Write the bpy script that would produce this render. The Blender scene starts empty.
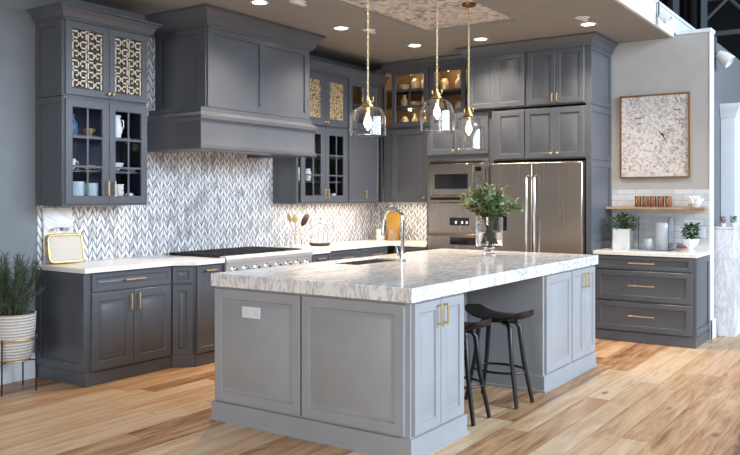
import bpy, bmesh, math, random
from mathutils import Vector, Matrix
random.seed(7)
PI = math.pi
scn = bpy.context.scene
COL = scn.collection

# ------------------------------------------------------------------ camera
TH = 0.6002
cam_d = bpy.data.cameras.new('camera')
cam = bpy.data.objects.new('camera', cam_d); COL.objects.link(cam)
cam.location = (-1.034, -5.891, 1.456)
cam.rotation_euler = (PI/2, 0, TH - PI/2)
cam_d.sensor_width = 36; cam_d.lens = 36*795.5/740
cam_d.shift_y = -29.6/740
cam_d.clip_start = .05; cam_d.clip_end = 200
scn.camera = cam
# ------------------------------------------------------------------ world and light
w = bpy.data.worlds.new('world'); scn.world = w; w.use_nodes = True
bg = w.node_tree.nodes['Background']
bg.inputs[0].default_value = (.82, .9, 1, 1); bg.inputs[1].default_value = .2
def area(name, loc, target, sx, sy, power, color):
    d = bpy.data.lights.new(name, 'AREA'); d.shape = 'RECTANGLE'; d.size = sx; d.size_y = sy
    d.energy = power; d.color = color
    o = bpy.data.objects.new(name, d); COL.objects.link(o); o.location = loc
    o.rotation_euler = (Vector(target)-Vector(loc)).to_track_quat('-Z', 'Y').to_euler()
    return o
area('daylight_showroom_windows', (5.0, -11.5, 4.2), (4.6, -3, .5), 10, 3.2, 1350, (.70, .84, 1))
area('added_fill_camera_side', (-6.5, -4.4, 2.1), (3, -2.8, .6), 4, 2.6, 270, (1, .98, .95))  # soft fill added behind the camera to lift the faces turned to it
vs = scn.view_settings
vs.view_transform = 'Standard'; vs.look = 'None'; vs.gamma = 1; vs.use_curve_mapping = False
vs.exposure = 0.35

# ------------------------------------------------------------------ materials
def srgb(r, g, b):
    f = lambda c: (c/255/12.92 if c/255 <= .04045 else ((c/255+.055)/1.055)**2.4)
    return (f(r), f(g), f(b), 1)
class NT:
    def __init__(s, name):
        s.m = bpy.data.materials.new(name); s.m.use_nodes = True
        s.t = s.m.node_tree; s.b = s.t.nodes['Principled BSDF']
    def n(s, typ, ins=None, **kw):
        nd = s.t.nodes.new(typ)
        for k, v in kw.items(): setattr(nd, k, v)
        for k, v in (ins or {}).items():
            if isinstance(v, bpy.types.NodeSocket): s.t.links.new(v, nd.inputs[k])
            else: nd.inputs[k].default_value = v
        return nd
    def mth(s, op, a, b=0.0, c=None):
        d = {0: a, 1: b}
        if c is not None: d[2] = c
        return s.n('ShaderNodeMath', d, operation=op).outputs[0]
    def pos(s): return s.n('ShaderNodeNewGeometry').outputs['Position']
    def objc(s): return s.n('ShaderNodeTexCoord').outputs['Object']
    def ramp(s, fac, stops):
        r = s.n('ShaderNodeValToRGB', {0: fac}); e = r.color_ramp.elements
        while len(e) < len(stops): e.new(.5)
        for i, (p, c) in enumerate(stops): e[i].position = p; e[i].color = c
        return r.outputs[0]
    def set(s, **kw):
        for k, v in kw.items():
            k = k.replace('_', ' ')
            if isinstance(v, bpy.types.NodeSocket): s.t.links.new(v, s.b.inputs[k])
            else: s.b.inputs[k].default_value = v
        return s
    def bump(s, h, strength=.3, dist=.01):
        b = s.n('ShaderNodeBump', {'Height': h, 'Strength': strength, 'Distance': dist})
        s.t.links.new(b.outputs[0], s.b.inputs['Normal'])
def plain(name, col, rough=.5, metal=0, noise=.04, scale=6, bump=0, bscale=60, **kw):
    k = NT(name)
    nz = k.n('ShaderNodeTexNoise', {'Vector': k.objc(), 'Scale': scale, 'Detail': 3})
    a = tuple(max(0, c*(1-noise)) for c in col[:3])+(1,); b = tuple(min(1, c*(1+noise)) for c in col[:3])+(1,)
    k.set(Base_Color=k.ramp(nz.outputs[0], [(.3, a), (.7, b)]), Roughness=rough, Metallic=metal, **kw)
    if bump:
        n2 = k.n('ShaderNodeTexNoise', {'Vector': k.objc(), 'Scale': bscale, 'Detail': 4})
        k.bump(n2.outputs[0], bump, .005)
    return k.m
M = {}
M['cab'] = plain('perimeter cabinet paint', srgb(82, 86, 93), .34)
M['isl'] = plain('island paint', srgb(154, 157, 162), .42)
M['white'] = plain('white trim paint', srgb(214, 220, 227), .4)
M['wall_l'] = plain('blue grey wall paint', srgb(122, 127, 132), .8, bump=.05, bscale=200)
M['wall_b'] = plain('warm grey wall paint', srgb(172, 169, 166), .8, bump=.05, bscale=200)
M['ceil'] = plain('ceiling paint', srgb(142, 140, 138), .85)
M['brass'] = plain('brushed brass', srgb(206, 182, 138), .38, .75)
M['gold'] = plain('polished gold', srgb(214, 184, 124), .25, .9)
M['chrome'] = plain('chrome', srgb(215, 218, 222), .12, 1)
M['black'] = plain('black iron', srgb(15, 15, 17), .4)
M['blackgl'] = plain('black glass', srgb(14, 14, 16), .08)
M['dark'] = plain('dark recess', srgb(20, 20, 22), .7)
M['navy'] = plain('navy cabinet interior', srgb(30, 46, 72), .6)
M['inter'] = plain('dark cabinet interior', srgb(44, 42, 44), .6)
M['goldint'] = plain('bronze interior', srgb(120, 92, 60), .5)
M['porc'] = plain('white porcelain', srgb(226, 232, 238), .2)
M['bluep'] = plain('pale blue stoneware', srgb(190, 208, 220), .3)
M['blued'] = plain('blue glaze', srgb(70, 105, 145), .25)
M['tan'] = plain('tan ceramic', srgb(170, 140, 105), .5, noise=.15)
M['copper'] = plain('hammered copper', srgb(140, 92, 62), .45, .4, noise=.35, scale=40, bump=.5, bscale=90)
M['amber'] = plain('amber glassware', srgb(216, 192, 152), .35, .2, noise=.3, scale=25)
M['yellow'] = plain('yellow beech', srgb(222, 170, 70), .5, noise=.08)
M['walnut'] = plain('walnut', srgb(62, 40, 26), .5, noise=.2, scale=20)
M['stem'] = plain('woody stem', srgb(78, 72, 45), .7)
M['leaf'] = plain('leaf green', srgb(92, 112, 62), .5, noise=.35, scale=30)
M['leaf2'] = plain('sage leaf', srgb(132, 150, 112), .55, noise=.3, scale=30)
M['leafd'] = plain('dark leaf green', srgb(46, 84, 40), .5, noise=.35, scale=30)
M['needle'] = plain('dark needle green', srgb(42, 62, 42), .6, noise=.3, scale=30)
M['redl'] = plain('bronze leaf', srgb(140, 100, 66), .55, noise=.2)
M['bloom'] = plain('cream petals', srgb(228, 232, 205), .6)
M['soil'] = plain('soil', srgb(40, 32, 26), .9)
M['pot'] = plain('white ceramic pot', srgb(222, 224, 222), .5)
M['coral'] = plain('white coral', srgb(232, 232, 230), .7, bump=.4)
M['seat'] = plain('black stool seat', srgb(13, 13, 15), .3)
M['red'] = plain('red cover', srgb(170, 80, 66), .5)
M['plumb'] = plain('blue cover', srgb(120, 140, 175), .5)
M['page'] = plain('cream paper', srgb(206, 196, 184), .6)
def wood(name, c1, c2, axis=0):
    k = NT(name); mp = k.n('ShaderNodeMapping', {'Vector': k.objc()})
    sc = [40, 40, 40]; sc[axis] = 3; mp.inputs['Scale'].default_value = sc
    nz = k.n('ShaderNodeTexNoise', {'Vector': mp.outputs[0], 'Scale': 1, 'Detail': 5, 'Distortion': .6})
    k.set(Base_Color=k.ramp(nz.outputs[0], [(.3, c1), (.7, c2)]), Roughness=.5); return k.m
M['shelf'] = wood('pale oak shelf', srgb(150, 112, 80), srgb(196, 160, 122), 1)
def steel():
    k = NT('brushed stainless steel'); mp = k.n('ShaderNodeMapping', {'Vector': k.objc()})
    mp.inputs['Scale'].default_value = (90, 90, 1)
    nz = k.n('ShaderNodeTexNoise', {'Vector': mp.outputs[0], 'Scale': 1, 'Detail': 3})
    k.set(Base_Color=k.ramp(nz.outputs[0], [(.3, srgb(170, 158, 145)), (.7, srgb(180, 168, 155))]), Metallic=1,  # warm tint in the base colour stands in for reflected brown surroundings
          Roughness=k.mth('MULTIPLY_ADD', nz.outputs[0], .05, .24)); return k.m
M['steel'] = steel()
M['steell'] = plain('satin steel', srgb(205, 208, 212), .42, .75)
M['wall_r'] = plain('mid grey wall paint', srgb(104, 107, 112), .8)
M['chain'] = plain('aged brass chain', srgb(190, 172, 132), .4, .7)
M['goldnet'] = plain('pale gold net', srgb(216, 196, 158), .4, .4, noise=.3, scale=60)
def glass(name, tint=(1, 1, 1, 1), rough=0.0, ior=1.45):
    k = NT(name); k.set(Base_Color=tint, Roughness=rough, Transmission_Weight=1.0, IOR=ior); return k.m
M['glass'] = glass('clear glass')
M['pane'] = glass('cabinet pane glass', ior=1.12)
def marble(name, base, vein, scale=1.0, rough=.12, amount=.5, thin=True):
    k = NT(name)
    mp = k.n('ShaderNodeMapping', {'Vector': k.pos()}); mp.inputs['Rotation'].default_value = (.75, .5, .35)
    mp.inputs['Scale'].default_value = (scale*.8, scale*3.6, scale*1.2)
    n0 = k.n('ShaderNodeTexNoise', {'Vector': mp.outputs[0], 'Scale': 1.8, 'Detail': 8, 'Roughness': .6, 'Distortion': 1.6})
    v = k.mth('ABSOLUTE', k.mth('SUBTRACT', n0.outputs[0], .5))
    veins = k.ramp(v, [(0, (1, 1, 1, 1)), (.02, (.5, .5, .5, 1)), (.06, (0, 0, 0, 1))])
    n1 = k.n('ShaderNodeTexNoise', {'Vector': mp.outputs[0], 'Scale': 4.5, 'Detail': 6, 'Distortion': 2.0})
    v2 = k.ramp(k.mth('ABSOLUTE', k.mth('SUBTRACT', n1.outputs[0], .5)), [(0, (.7, .7, .7, 1)), (.05, (0, 0, 0, 1))])
    n2 = k.n('ShaderNodeTexNoise', {'Vector': mp.outputs[0], 'Scale': .9, 'Detail': 4})
    cl = k.ramp(n2.outputs[0], [(.45, (0, 0, 0, 1)), (.8, (.25, .25, .25, 1))])
    s = k.mth('ADD', k.mth('ADD', veins, k.mth('MULTIPLY', v2, .5)), cl)
    s = k.n('ShaderNodeMath', {0: k.mth('MULTIPLY', s, amount), 1: 1.0}, operation='MINIMUM').outputs[0]
    mx = k.n('ShaderNodeMix', {'Factor': s, 'A': base, 'B': vein}, data_type='RGBA')
    # the RGBA sockets carry the same names, so set them by index
    for i, c in ((6, base), (7, vein)): mx.inputs[i].default_value = c
    k.set(Base_Color=mx.outputs[2], Roughness=rough); return k.m
M['marble'] = marble('veined white marble', srgb(242, 241, 241), srgb(105, 108, 118), 1.9, .14, .5)
M['marble2'] = marble('soft white marble', srgb(235, 236, 238), srgb(170, 175, 180), .9, .25, .5)
M['quartz'] = marble('white quartz', srgb(238, 236, 232), srgb(205, 203, 200), .8, .2, .35)
def chevron():
    """leaf shaped marble mosaic: columns of tiles leaning alternately left and right"""
    k = NT('leaf mosaic tile')
    sp = k.n('ShaderNodeSeparateXYZ', {0: k.pos()})
    dn = k.n('ShaderNodeTexNoise', {'Vector': k.pos(), 'Scale': 14, 'Detail': 2})
    u = k.mth('ADD', k.mth('ADD', sp.outputs[0], sp.outputs[1]), k.mth('MULTIPLY', dn.outputs[0], .03)); v = k.mth('ADD', sp.outputs[2], k.mth('MULTIPLY', dn.outputs[0], -.045))
    W = .044; HT = .08
    cu = k.mth('DIVIDE', u, W); ci = k.mth('FLOOR', cu); cf = k.mth('FRACT', cu)
    par = k.mth('MODULO', k.mth('ABSOLUTE', ci), 2.0)
    sg = k.mth('MULTIPLY_ADD', par, 2.0, -1.0)
    lean = k.mth('MULTIPLY', k.mth('MULTIPLY', k.mth('SUBTRACT', cf, .5), sg), .088)
    vv = k.mth('DIVIDE', k.mth('ADD', v, lean), HT)
    ri = k.mth('FLOOR', vv); rf = k.mth('FRACT', vv)
    cb = k.n('ShaderNodeCombineXYZ', {0: ci, 1: ri, 2: 3.0})
    wn = k.n('ShaderNodeTexWhiteNoise', {0: cb.outputs[0]}, noise_dimensions='3D')
    nz = k.n('ShaderNodeTexNoise', {'Vector': k.pos(), 'Scale': 16, 'Detail': 5, 'Distortion': 1.5})
    val = k.mth('ADD', k.mth('MULTIPLY', wn.outputs[0], .62), k.mth('MULTIPLY', nz.outputs[0], .5))
    col = k.ramp(val, [(.2, srgb(150, 149, 152)), (.36, srgb(200, 200, 203)), (.5, srgb(228, 228, 230)), (.9, srgb(242, 242, 242))])
    ex = k.mth('MINIMUM', cf, k.mth('SUBTRACT', 1.0, cf)); ey = k.mth('MULTIPLY', k.mth('MINIMUM', rf, k.mth('SUBTRACT', 1.0, rf)), HT/W)
    e = k.mth('MINIMUM', k.mth('MULTIPLY', ex, 2.2), k.mth('MULTIPLY', ey, .55))
    gm = k.ramp(e, [(.06, (1, 1, 1, 1)), (.2, (0, 0, 0, 1))])
    mx = k.n('ShaderNodeMix', {'Factor': gm}, data_type='RGBA')
    k.t.links.new(col, mx.inputs[6]); mx.inputs[7].default_value = srgb(112, 109, 112)
    k.set(Base_Color=mx.outputs[2], Roughness=.3)
    k.bump(k.n('ShaderNodeMath', {0: e, 1: .12}, operation='MINIMUM').outputs[0], .6, .01)
    return k.m
M['tile'] = chevron()
def bricktile():
    k = NT('marble brick tile'); sp = k.n('ShaderNodeSeparateXYZ', {0: k.pos()})
    cb = k.n('ShaderNodeCombineXYZ', {0: sp.outputs[1], 1: sp.outputs[2], 2: 0.0})
    br = k.n('ShaderNodeTexBrick', {'Vector': cb.outputs[0], 'Color1': srgb(212, 213, 215), 'Color2': srgb(190, 192, 196), 'Mortar': srgb(168, 170, 174),
             'Scale': 1, 'Mortar Size': .003, 'Brick Width': .2, 'Row Height': .065})
    k.set(Base_Color=br.outputs[0], Roughness=.3); return k.m
M['btile'] = bricktile()
def floorm():
    k = NT('oak plank floor'); sp = k.n('ShaderNodeSeparateXYZ', {0: k.pos()})
    x, y = sp.outputs[0], sp.outputs[1]
    W = .17; L = 2.1
    row = k.mth('FLOOR', k.mth('DIVIDE', y, W)); fr = k.mth('FRACT', k.mth('DIVIDE', y, W))
    w1 = k.n('ShaderNodeTexWhiteNoise', {1: row}, noise_dimensions='1D')
    xs = k.mth('ADD', k.mth('DIVIDE', x, L), k.mth('MULTIPLY', w1.outputs[0], 7.0))
    ci = k.mth('FLOOR', xs); cf = k.mth('FRACT', xs)
    cb = k.n('ShaderNodeCombineXYZ', {0: ci, 1: row, 2: 1.0})
    wn = k.n('ShaderNodeTexWhiteNoise', {0: cb.outputs[0]}, noise_dimensions='3D')
    off = k.mth('MULTIPLY', wn.outputs[0], 40.0)
    gv = k.n('ShaderNodeCombineXYZ', {0: k.mth('MULTIPLY', x, 1.3), 1: k.mth('MULTIPLY', y, 14.0), 2: off})
    g = k.n('ShaderNodeTexNoise', {'Vector': gv.outputs[0], 'Scale': 1.6, 'Detail': 7, 'Roughness': .62, 'Distortion': .7})
    gv2 = k.n('ShaderNodeCombineXYZ', {0: k.mth('MULTIPLY', x, .9), 1: k.mth('MULTIPLY', y, 5.0), 2: off})
    g2 = k.n('ShaderNodeTexNoise', {'Vector': gv2.outputs[0], 'Scale': 1.2, 'Detail': 3, 'Distortion': 1.2})
    gv3 = k.n('ShaderNodeCombineXYZ', {0: k.mth('MULTIPLY', x, 1.0), 1: k.mth('MULTIPLY', y, 2.4), 2: off})
    kn = k.n('ShaderNodeTexVoronoi', {'Vector': gv3.outputs[0], 'Scale': 1.25})
    knots = k.ramp(kn.outputs[0], [(.02, (1, 1, 1, 1)), (.09, (0, 0, 0, 1))])
    val = k.mth('ADD', k.mth('ADD', k.mth('MULTIPLY', wn.outputs[0], .32), k.mth('MULTIPLY', g.outputs[0], .62)), k.mth('MULTIPLY', g2.outputs[0], .3))
    col = k.ramp(val, [(.38, srgb(112, 76, 50)), (.47, srgb(166, 122, 84)), (.6, srgb(196, 156, 116)), (.78, srgb(218, 188, 154))])
    ey = k.mth('MULTIPLY', k.mth('MINIMUM', fr, k.mth('SUBTRACT', 1.0, fr)), W)
    exx = k.mth('MULTIPLY', k.mth('MINIMUM', cf, k.mth('SUBTRACT', 1.0, cf)), L)
    e = k.mth('MINIMUM', ey, exx)
    gap = k.ramp(e, [(.0008, (1, 1, 1, 1)), (.003, (0, 0, 0, 1))])
    fac = k.mth('MAXIMUM', k.mth('MULTIPLY', gap, .7), k.mth('MULTIPLY', knots, .75))
    mx = k.n('ShaderNodeMix', {'Factor': fac}, data_type='RGBA')
    k.t.links.new(col, mx.inputs[6]); mx.inputs[7].default_value = srgb(74, 48, 32)
    k.set(Base_Color=mx.outputs[2], Roughness=k.mth('MULTIPLY_ADD', g.outputs[0], .2, .3))
    k.bump(k.mth('SUBTRACT', k.mth('MULTIPLY', g.outputs[0], .3), gap), .12, .004)
    return k.m
M['floor'] = floorm()
def plaster():
    k = NT('textured grey ceiling paper')
    n1 = k.n('ShaderNodeTexNoise', {'Vector': k.pos(), 'Scale': 9, 'Detail': 5, 'Distortion': 1.8})
    k.set(Base_Color=k.ramp(n1.outputs[0], [(.35, srgb(140, 134, 136)), (.5, srgb(205, 200, 198)), (.7, srgb(235, 230, 228))]), Roughness=.7)
    k.bump(n1.outputs[0], .8, .04); return k.m
M['plaster'] = plaster()
def weave():
    k = NT('whitewashed woven basket'); sp = k.n('ShaderNodeSeparateXYZ', {0: k.objc()})
    wv = k.n('ShaderNodeTexWave', {'Vector': k.objc(), 'Scale': 14, 'Distortion': 1.2, 'Detail': 3, 'Detail Scale': 6}, bands_direction='Z')
    k.set(Base_Color=k.ramp(wv.outputs[0], [(.1, srgb(176, 172, 168)), (.7, srgb(204, 200, 195))]), Roughness=.8)
    k.bump(wv.outputs[0], .7, .01); return k.m
M['weave'] = weave()
def artm():
    k = NT('abstract ink on canvas')
    n1 = k.n('ShaderNodeTexNoise', {'Vector': k.pos(), 'Scale': 30, 'Detail': 6, 'Roughness': .8})
    n2 = k.n('ShaderNodeTexNoise', {'Vector': k.pos(), 'Scale': 3, 'Detail': 3})
    v = k.n('ShaderNodeTexVoronoi', {'Vector': k.pos(), 'Scale': 26}, feature='DISTANCE_TO_EDGE')
    e = k.ramp(v.outputs[0], [(.0, (.22, .22, .22, 1)), (.06, (0, 0, 0, 1))])
    s = k.mth('ADD', n1.outputs[0], k.mth('MULTIPLY', k.mth('SUBTRACT', n2.outputs[0], .5), .2))
    col = k.ramp(k.mth('SUBTRACT', s, k.mth('MULTIPLY', e, .5)), [(.3, srgb(90, 84, 84)), (.41, srgb(176, 170, 167)), (.52, srgb(212, 206, 201)), (.7, srgb(226, 221, 215))])
    k.set(Base_Color=col, Roughness=.7); return k.m
M['art'] = artm()
def emis(name, col, s):
    k = NT(name); k.set(Base_Color=(0, 0, 0, 1), Emission_Color=col, Emission_Strength=s); return k.m
M['lamp'] = emis('downlight lens', (1, .93, .82, 1), 14)
M['frost'] = glass('frosted acrylic', (.98, .99, 1, 1), .12)
M['bulb'] = emis('frosted glowing bulb', (1, .78, .5, 1), 5)
M['fil'] = emis('glowing filament', (1, .66, .32, 1), 30)
M['shdark'] = plain('black drape', srgb(22, 23, 26), .8)
M['truss'] = plain('grey steel truss', srgb(96, 104, 112), .5)

# ------------------------------------------------------------------ mesh building
def finish(name, bm, mat, parent=None, bevel=0, smooth=40, loc=None):
    me = bpy.data.meshes.new(name)
    bmesh.ops.recalc_face_normals(bm, faces=bm.faces)
    for f in bm.faces: f.smooth = True
    bm.to_mesh(me); bm.free()
    me.set_sharp_from_angle(angle=math.radians(smooth))
    me.materials.append(M[mat] if isinstance(mat, str) else mat)
    o = bpy.data.objects.new(name, me); COL.objects.link(o)
    if parent: o.parent = parent
    if loc: o.location = loc
    if bevel:
        b = o.modifiers.new('bevel', 'BEVEL'); b.width = bevel; b.segments = 2; b.limit_method = 'ANGLE'; b.angle_limit = math.radians(50)
    return o
def box(bm, a, b):
    x0, y0, z0 = [min(p, q) for p, q in zip(a, b)]; x1, y1, z1 = [max(p, q) for p, q in zip(a, b)]
    v = [bm.verts.new(p) for p in ((x0,y0,z0),(x1,y0,z0),(x1,y1,z0),(x0,y1,z0),(x0,y0,z1),(x1,y0,z1),(x1,y1,z1),(x0,y1,z1))]
    for f in ((0,3,2,1),(4,5,6,7),(0,1,5,4),(1,2,6,5),(2,3,7,6),(3,0,4,7)): bm.faces.new([v[i] for i in f])
def boxes(*bs):
    bm = bmesh.new()
    for a, b in bs: box(bm, a, b)
    return bm
def prism(bm, pts, z0, z1):
    a = [bm.verts.new((x, y, z0)) for x, y in pts]; b = [bm.verts.new((x, y, z1)) for x, y in pts]
    n = len(pts)
    bm.faces.new(a[::-1]); bm.faces.new(b)
    for i in range(n): bm.faces.new((a[i], a[(i+1) % n], b[(i+1) % n], b[i]))
def tube(bm, pts, r, n=10, cap=True, closed=False):
    pts = [Vector(p) for p in pts]; rs = r if isinstance(r, (list, tuple)) else [r]*len(pts)
    rings = []; N = len(pts); up = None
    for i, p in enumerate(pts):
        if closed: t = (pts[(i+1) % N]-pts[i-1]).normalized()
        else: t = (pts[min(i+1, N-1)]-pts[max(i-1, 0)]).normalized()
        if up is None:
            up = Vector((0, 0, 1)) if abs(t.z) < .9 else Vector((1, 0, 0))
        s = t.cross(up).normalized(); up = s.cross(t).normalized()
        rings.append([bm.verts.new(p + (s*math.cos(2*PI*k/n)+up*math.sin(2*PI*k/n))*rs[i]) for k in range(n)])
    for i in range(N if closed else N-1):
        A, B = rings[i], rings[(i+1) % N]
        for k in range(n): bm.faces.new((A[k], A[(k+1) % n], B[(k+1) % n], B[k]))
    if cap and not closed: bm.faces.new(rings[0][::-1]); bm.faces.new(rings[-1])
def lathe(bm, prof, c=(0, 0, 0), n=28, closed=False):
    rings = []
    for r, z in prof:
        if r < 1e-5: rings.append([bm.verts.new((c[0], c[1], c[2]+z))])
        else: rings.append([bm.verts.new((c[0]+r*math.cos(2*PI*k/n), c[1]+r*math.sin(2*PI*k/n), c[2]+z)) for k in range(n)])
    P = list(zip(rings, rings[1:]+([rings[0]] if closed else [])))
    if not closed: P = P[:len(rings)-1]
    for A, B in P:
        if len(A) == 1 and len(B) == 1: continue
        for k in range(n):
            j = (k+1) % n
            if len(A) == 1: bm.faces.new((A[0], B[j], B[k]))
            elif len(B) == 1: bm.faces.new((A[k], A[j], B[0]))
            else: bm.faces.new((A[k], A[j], B[j], B[k]))
def lobj(name, prof, mat, parent=None, c=(0, 0, 0), n=28, smooth=40):
    bm = bmesh.new(); lathe(bm, prof, c, n); return finish(name, bm, mat, parent, smooth=smooth)
def sweep(bm, path, prof, closed=False):
    """path: xy points, outward on the right hand side of travel; prof: (out, z) closed loop"""
    n = len(path); V = [Vector(p) for p in path]; rings = []
    for i in range(n):
        ds = []
        if closed or i > 0: ds.append((V[i]-V[i-1]).normalized())
        if closed or i < n-1: ds.append((V[(i+1) % n]-V[i]).normalized())
        ns = [Vector((d.y, -d.x)) for d in ds]
        m = ns[0] if len(ns) == 1 else (ns[0]+ns[1])/max(.2, 1+ns[0].dot(ns[1]))
        rings.append([bm.verts.new((V[i].x+m.x*o, V[i].y+m.y*o, z)) for o, z in prof])
    k = len(prof)
    for i in range(n if closed else n-1):
        A, B = rings[i], rings[(i+1) % n]
        for j in range(k): bm.faces.new((A[j], A[(j+1) % k], B[(j+1) % k], B[j]))
    if not closed: bm.faces.new(rings[0][::-1]); bm.faces.new(rings[-1])
def crownprof(z0, z1, out):
    h = z1-z0
    return [(0, z0), (.015, z0), (.02, z0+.12*h), (.03, z0+.15*h), (.035*1.0+.05*out, z0+.35*h), (.55*out, z0+.62*h), (.85*out, z0+.8*h),
            (.88*out, z0+.84*h), (out, z0+.88*h), (out, z1), (0, z1)]
def thing(name, label, cat, loc=(0, 0, 0), rz=0, group=None):
    o = bpy.data.objects.new(name, None); COL.objects.link(o); o.location = loc; o.rotation_euler = (0, 0, rz)
    o.empty_display_size = .1
    o['label'] = label; o['category'] = cat
    if group: o['group'] = group
    return o
def tag(o, label, cat, group=None):
    o['label'] = label; o['category'] = cat
    if group: o['group'] = group
    return o
def struct(name, bm, mat, bevel=0):
    o = finish(name, bm, mat, bevel=bevel); o['kind'] = 'structure'; return o
def dup(root, loc, rz, label, group=None):
    r = root.copy(); COL.objects.link(r); r.location = loc; r.rotation_euler = (0, 0, rz); r['label'] = label
    if group: r['group'] = group
    def rec(src, dst):
        for ch in list(src.children):
            c = ch.copy(); COL.objects.link(c); c.parent = dst; rec(ch, c)
    rec(root, r); return r

# ------------------------------------------------------------------ joinery (local frame: x along the front, front faces -y)
def rectloops(bm, x0, x1, z0, z1, loops, fill=True, fillback=True):
    """loops: (inset, y) rings going from back to front"""
    R = []
    for ins, y in loops:
        R.append([bm.verts.new(p) for p in ((x0+ins, y, z0+ins), (x1-ins, y, z0+ins), (x1-ins, y, z1-ins), (x0+ins, y, z1-ins))])
    for A, B in zip(R, R[1:]):
        for k in range(4): bm.faces.new((A[k], A[(k+1) % 4], B[(k+1) % 4], B[k]))
    if fillback: bm.faces.new(R[0][::-1])
    if fill: bm.faces.new(R[-1])
    return R
def handle(parent, x, z, y, L, vert, mat='brass'):
    bm = bmesh.new(); h = L/2; s = .0055
    if vert:
        box(bm, (x-s, y-.034, z-h), (x+s, y-.024, z+h))
        for q in (-1, 1): box(bm, (x-s, y-.026, z+q*(h-.012)-.006), (x+s, y, z+q*(h-.012)+.006))
    else:
        box(bm, (x-h, y-.034, z-s), (x+h, y-.024, z+s))
        for q in (-1, 1): box(bm, (x+q*(h-.02)-.006, y-.026, z-s), (x+q*(h-.02)+.006, y, z+s))
    return finish('handle', bm, mat, parent, bevel=.0015)
def knob(parent, x, z, y, mat='brass'):
    bm = bmesh.new(); prof = [(.006, 0), (.005, .012), (.013, .018), (.014, .026), (.009, .031), (0, .032)]
    lathe(bm, prof, n=14)
    bmesh.ops.rotate(bm, verts=bm.verts, matrix=Matrix.Rotation(PI/2, 3, 'X')); bmesh.ops.translate(bm, verts=bm.verts, vec=(x, y, z))
    return finish('knob', bm, mat, parent)
FT = .021
def front(parent, kind, style, x0, x1, z0, z1, y, mat='cab', hd=None, rail=.062, mun=(2, 3), pattern=None):
    bm = bmesh.new(); T = FT
    if style in ('raised', 'flat'):
        L = [(0, y), (0, y-T+.003), (.003, y-T), (rail, y-T), (rail+.006, y-T+.011)]
        if style == 'raised': L += [(rail+.014, y-T+.012), (rail+.036, y-T+.002)]
        else: L += [(rail+.014, y-T+.013)]
        rectloops(bm, x0, x1, z0, z1, L)
    elif style == 'slab':
        rectloops(bm, x0, x1, z0, z1, [(0, y), (0, y-T+.003), (.003, y-T)])
    else:
        R = rectloops(bm, x0, x1, z0, z1, [(0, y), (0, y-T+.003), (.003, y-T), (rail-.006, y-T), (rail, y-T+.006), (rail, y)], fill=False, fillback=False)
        A, B = R[-1], R[0]
        for k in range(4): bm.faces.new((A[k], A[(k+1) % 4], B[(k+1) % 4], B[k]))
    d = finish(kind, bm, mat, parent)
    if style == 'glass':
        gx0, gx1, gz0, gz1 = x0+rail, x1-rail, z0+rail, z1-rail
        finish('pane', boxes(((gx0, y-.009, gz0), (gx1, y-.006, gz1))), 'pane', d)
        bm = bmesh.new(); s = .008
        for i in range(1, mun[0]): c = gx0+(gx1-gx0)*i/mun[0]; box(bm, (c-s, y-T+.003, gz0), (c+s, y-.0095, gz1))
        for i in range(1, mun[1]): c = gz0+(gz1-gz0)*i/mun[1]; box(bm, (gx0, y-T+.002, c-s), (gx1, y-.0095, c+s))
        if mun != (1, 1): finish('muntin', bm, mat, d)
    if style == 'fret':
        gx0, gx1, gz0, gz1 = x0+rail, x1-rail, z0+rail, z1-rail
        finish('backing_panel', boxes(((gx0, y-.004, gz0), (gx1, y-.001, gz1))), 'walnut' if pattern == 'key' else 'goldint', d)
        bm = bmesh.new()
        (key_pattern if pattern == 'key' else mesh_pattern)(bm, gx0, gx1, gz0, gz1, y-.013)
        finish('fretwork', bm, 'fret' if pattern == 'key' else 'goldnet', d)
    if hd:
        if hd[0] == 'k': knob(d, hd[1], hd[2], y-T)
        else: handle(d, hd[1], hd[2], y-T, hd[3], hd[0] == 'v')
    return d
M['fret'] = plain('champagne gold fret', srgb(205, 196, 176), .4, .25)
def key_pattern(bm, x0, x1, z0, z1, y):
    """columns of Greek key hooks"""
    nc = 4; cw = (x1-x0)/nc; s = .006; t = .006
    nr = 6; ch = (z1-z0)/nr
    def bar(u0, v0, u1, v1): box(bm, (min(u0, u1)-s, y, min(v0, v1)-s), (max(u0, u1)+s, y+t, max(v0, v1)+s))
    for c in range(nc):
        a = x0+c*cw+.008; b = a+cw-.018
        l, r = (a, b) if c % 2 == 0 else (b, a)
        for k in range(nr):
            p = z0+k*ch+.01; q = p+ch-.028
            if (k+c) % 3 == 2: bar(r, p, r, q); bar(l, p, r, p); bar(l, p, l, (p+q)/2); bar(l, q, r, q)
            else: bar(l, p, l, q+.018); bar(l, q, r, q); bar(r, q, r, p+.012); bar(r, p+.012, (l+r)/2+(r-l)*.12, p+.012)
def mesh_pattern(bm, x0, x1, z0, z1, y):
    """hammered irregular net"""
    rnd = random.Random(int(x0*1000)); nx = 7; nz = 17; P = {}
    for i in range(nx+1):
        for k in range(nz+1):
            P[i, k] = (x0+(x1-x0)*min(1, max(0, (i+rnd.uniform(-.4, .4)*(0 < i < nx))/nx)), y+.003, z0+(z1-z0)*min(1, max(0, (k+rnd.uniform(-.4, .4)*(0 < k < nz))/nz)))
    for i in range(nx+1):
        for k in range(nz+1):
            if i < nx and rnd.random() < .8: tube(bm, [P[i, k], P[i+1, k]], rnd.uniform(.004, .008), 5)
            if k < nz and rnd.random() < .8: tube(bm, [P[i, k], P[i, k+1]], rnd.uniform(.004, .008), 5)
            if i < nx and k < nz and rnd.random() < .4: tube(bm, [P[i, k], P[i+1, k+1]], .004, 5)
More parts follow.
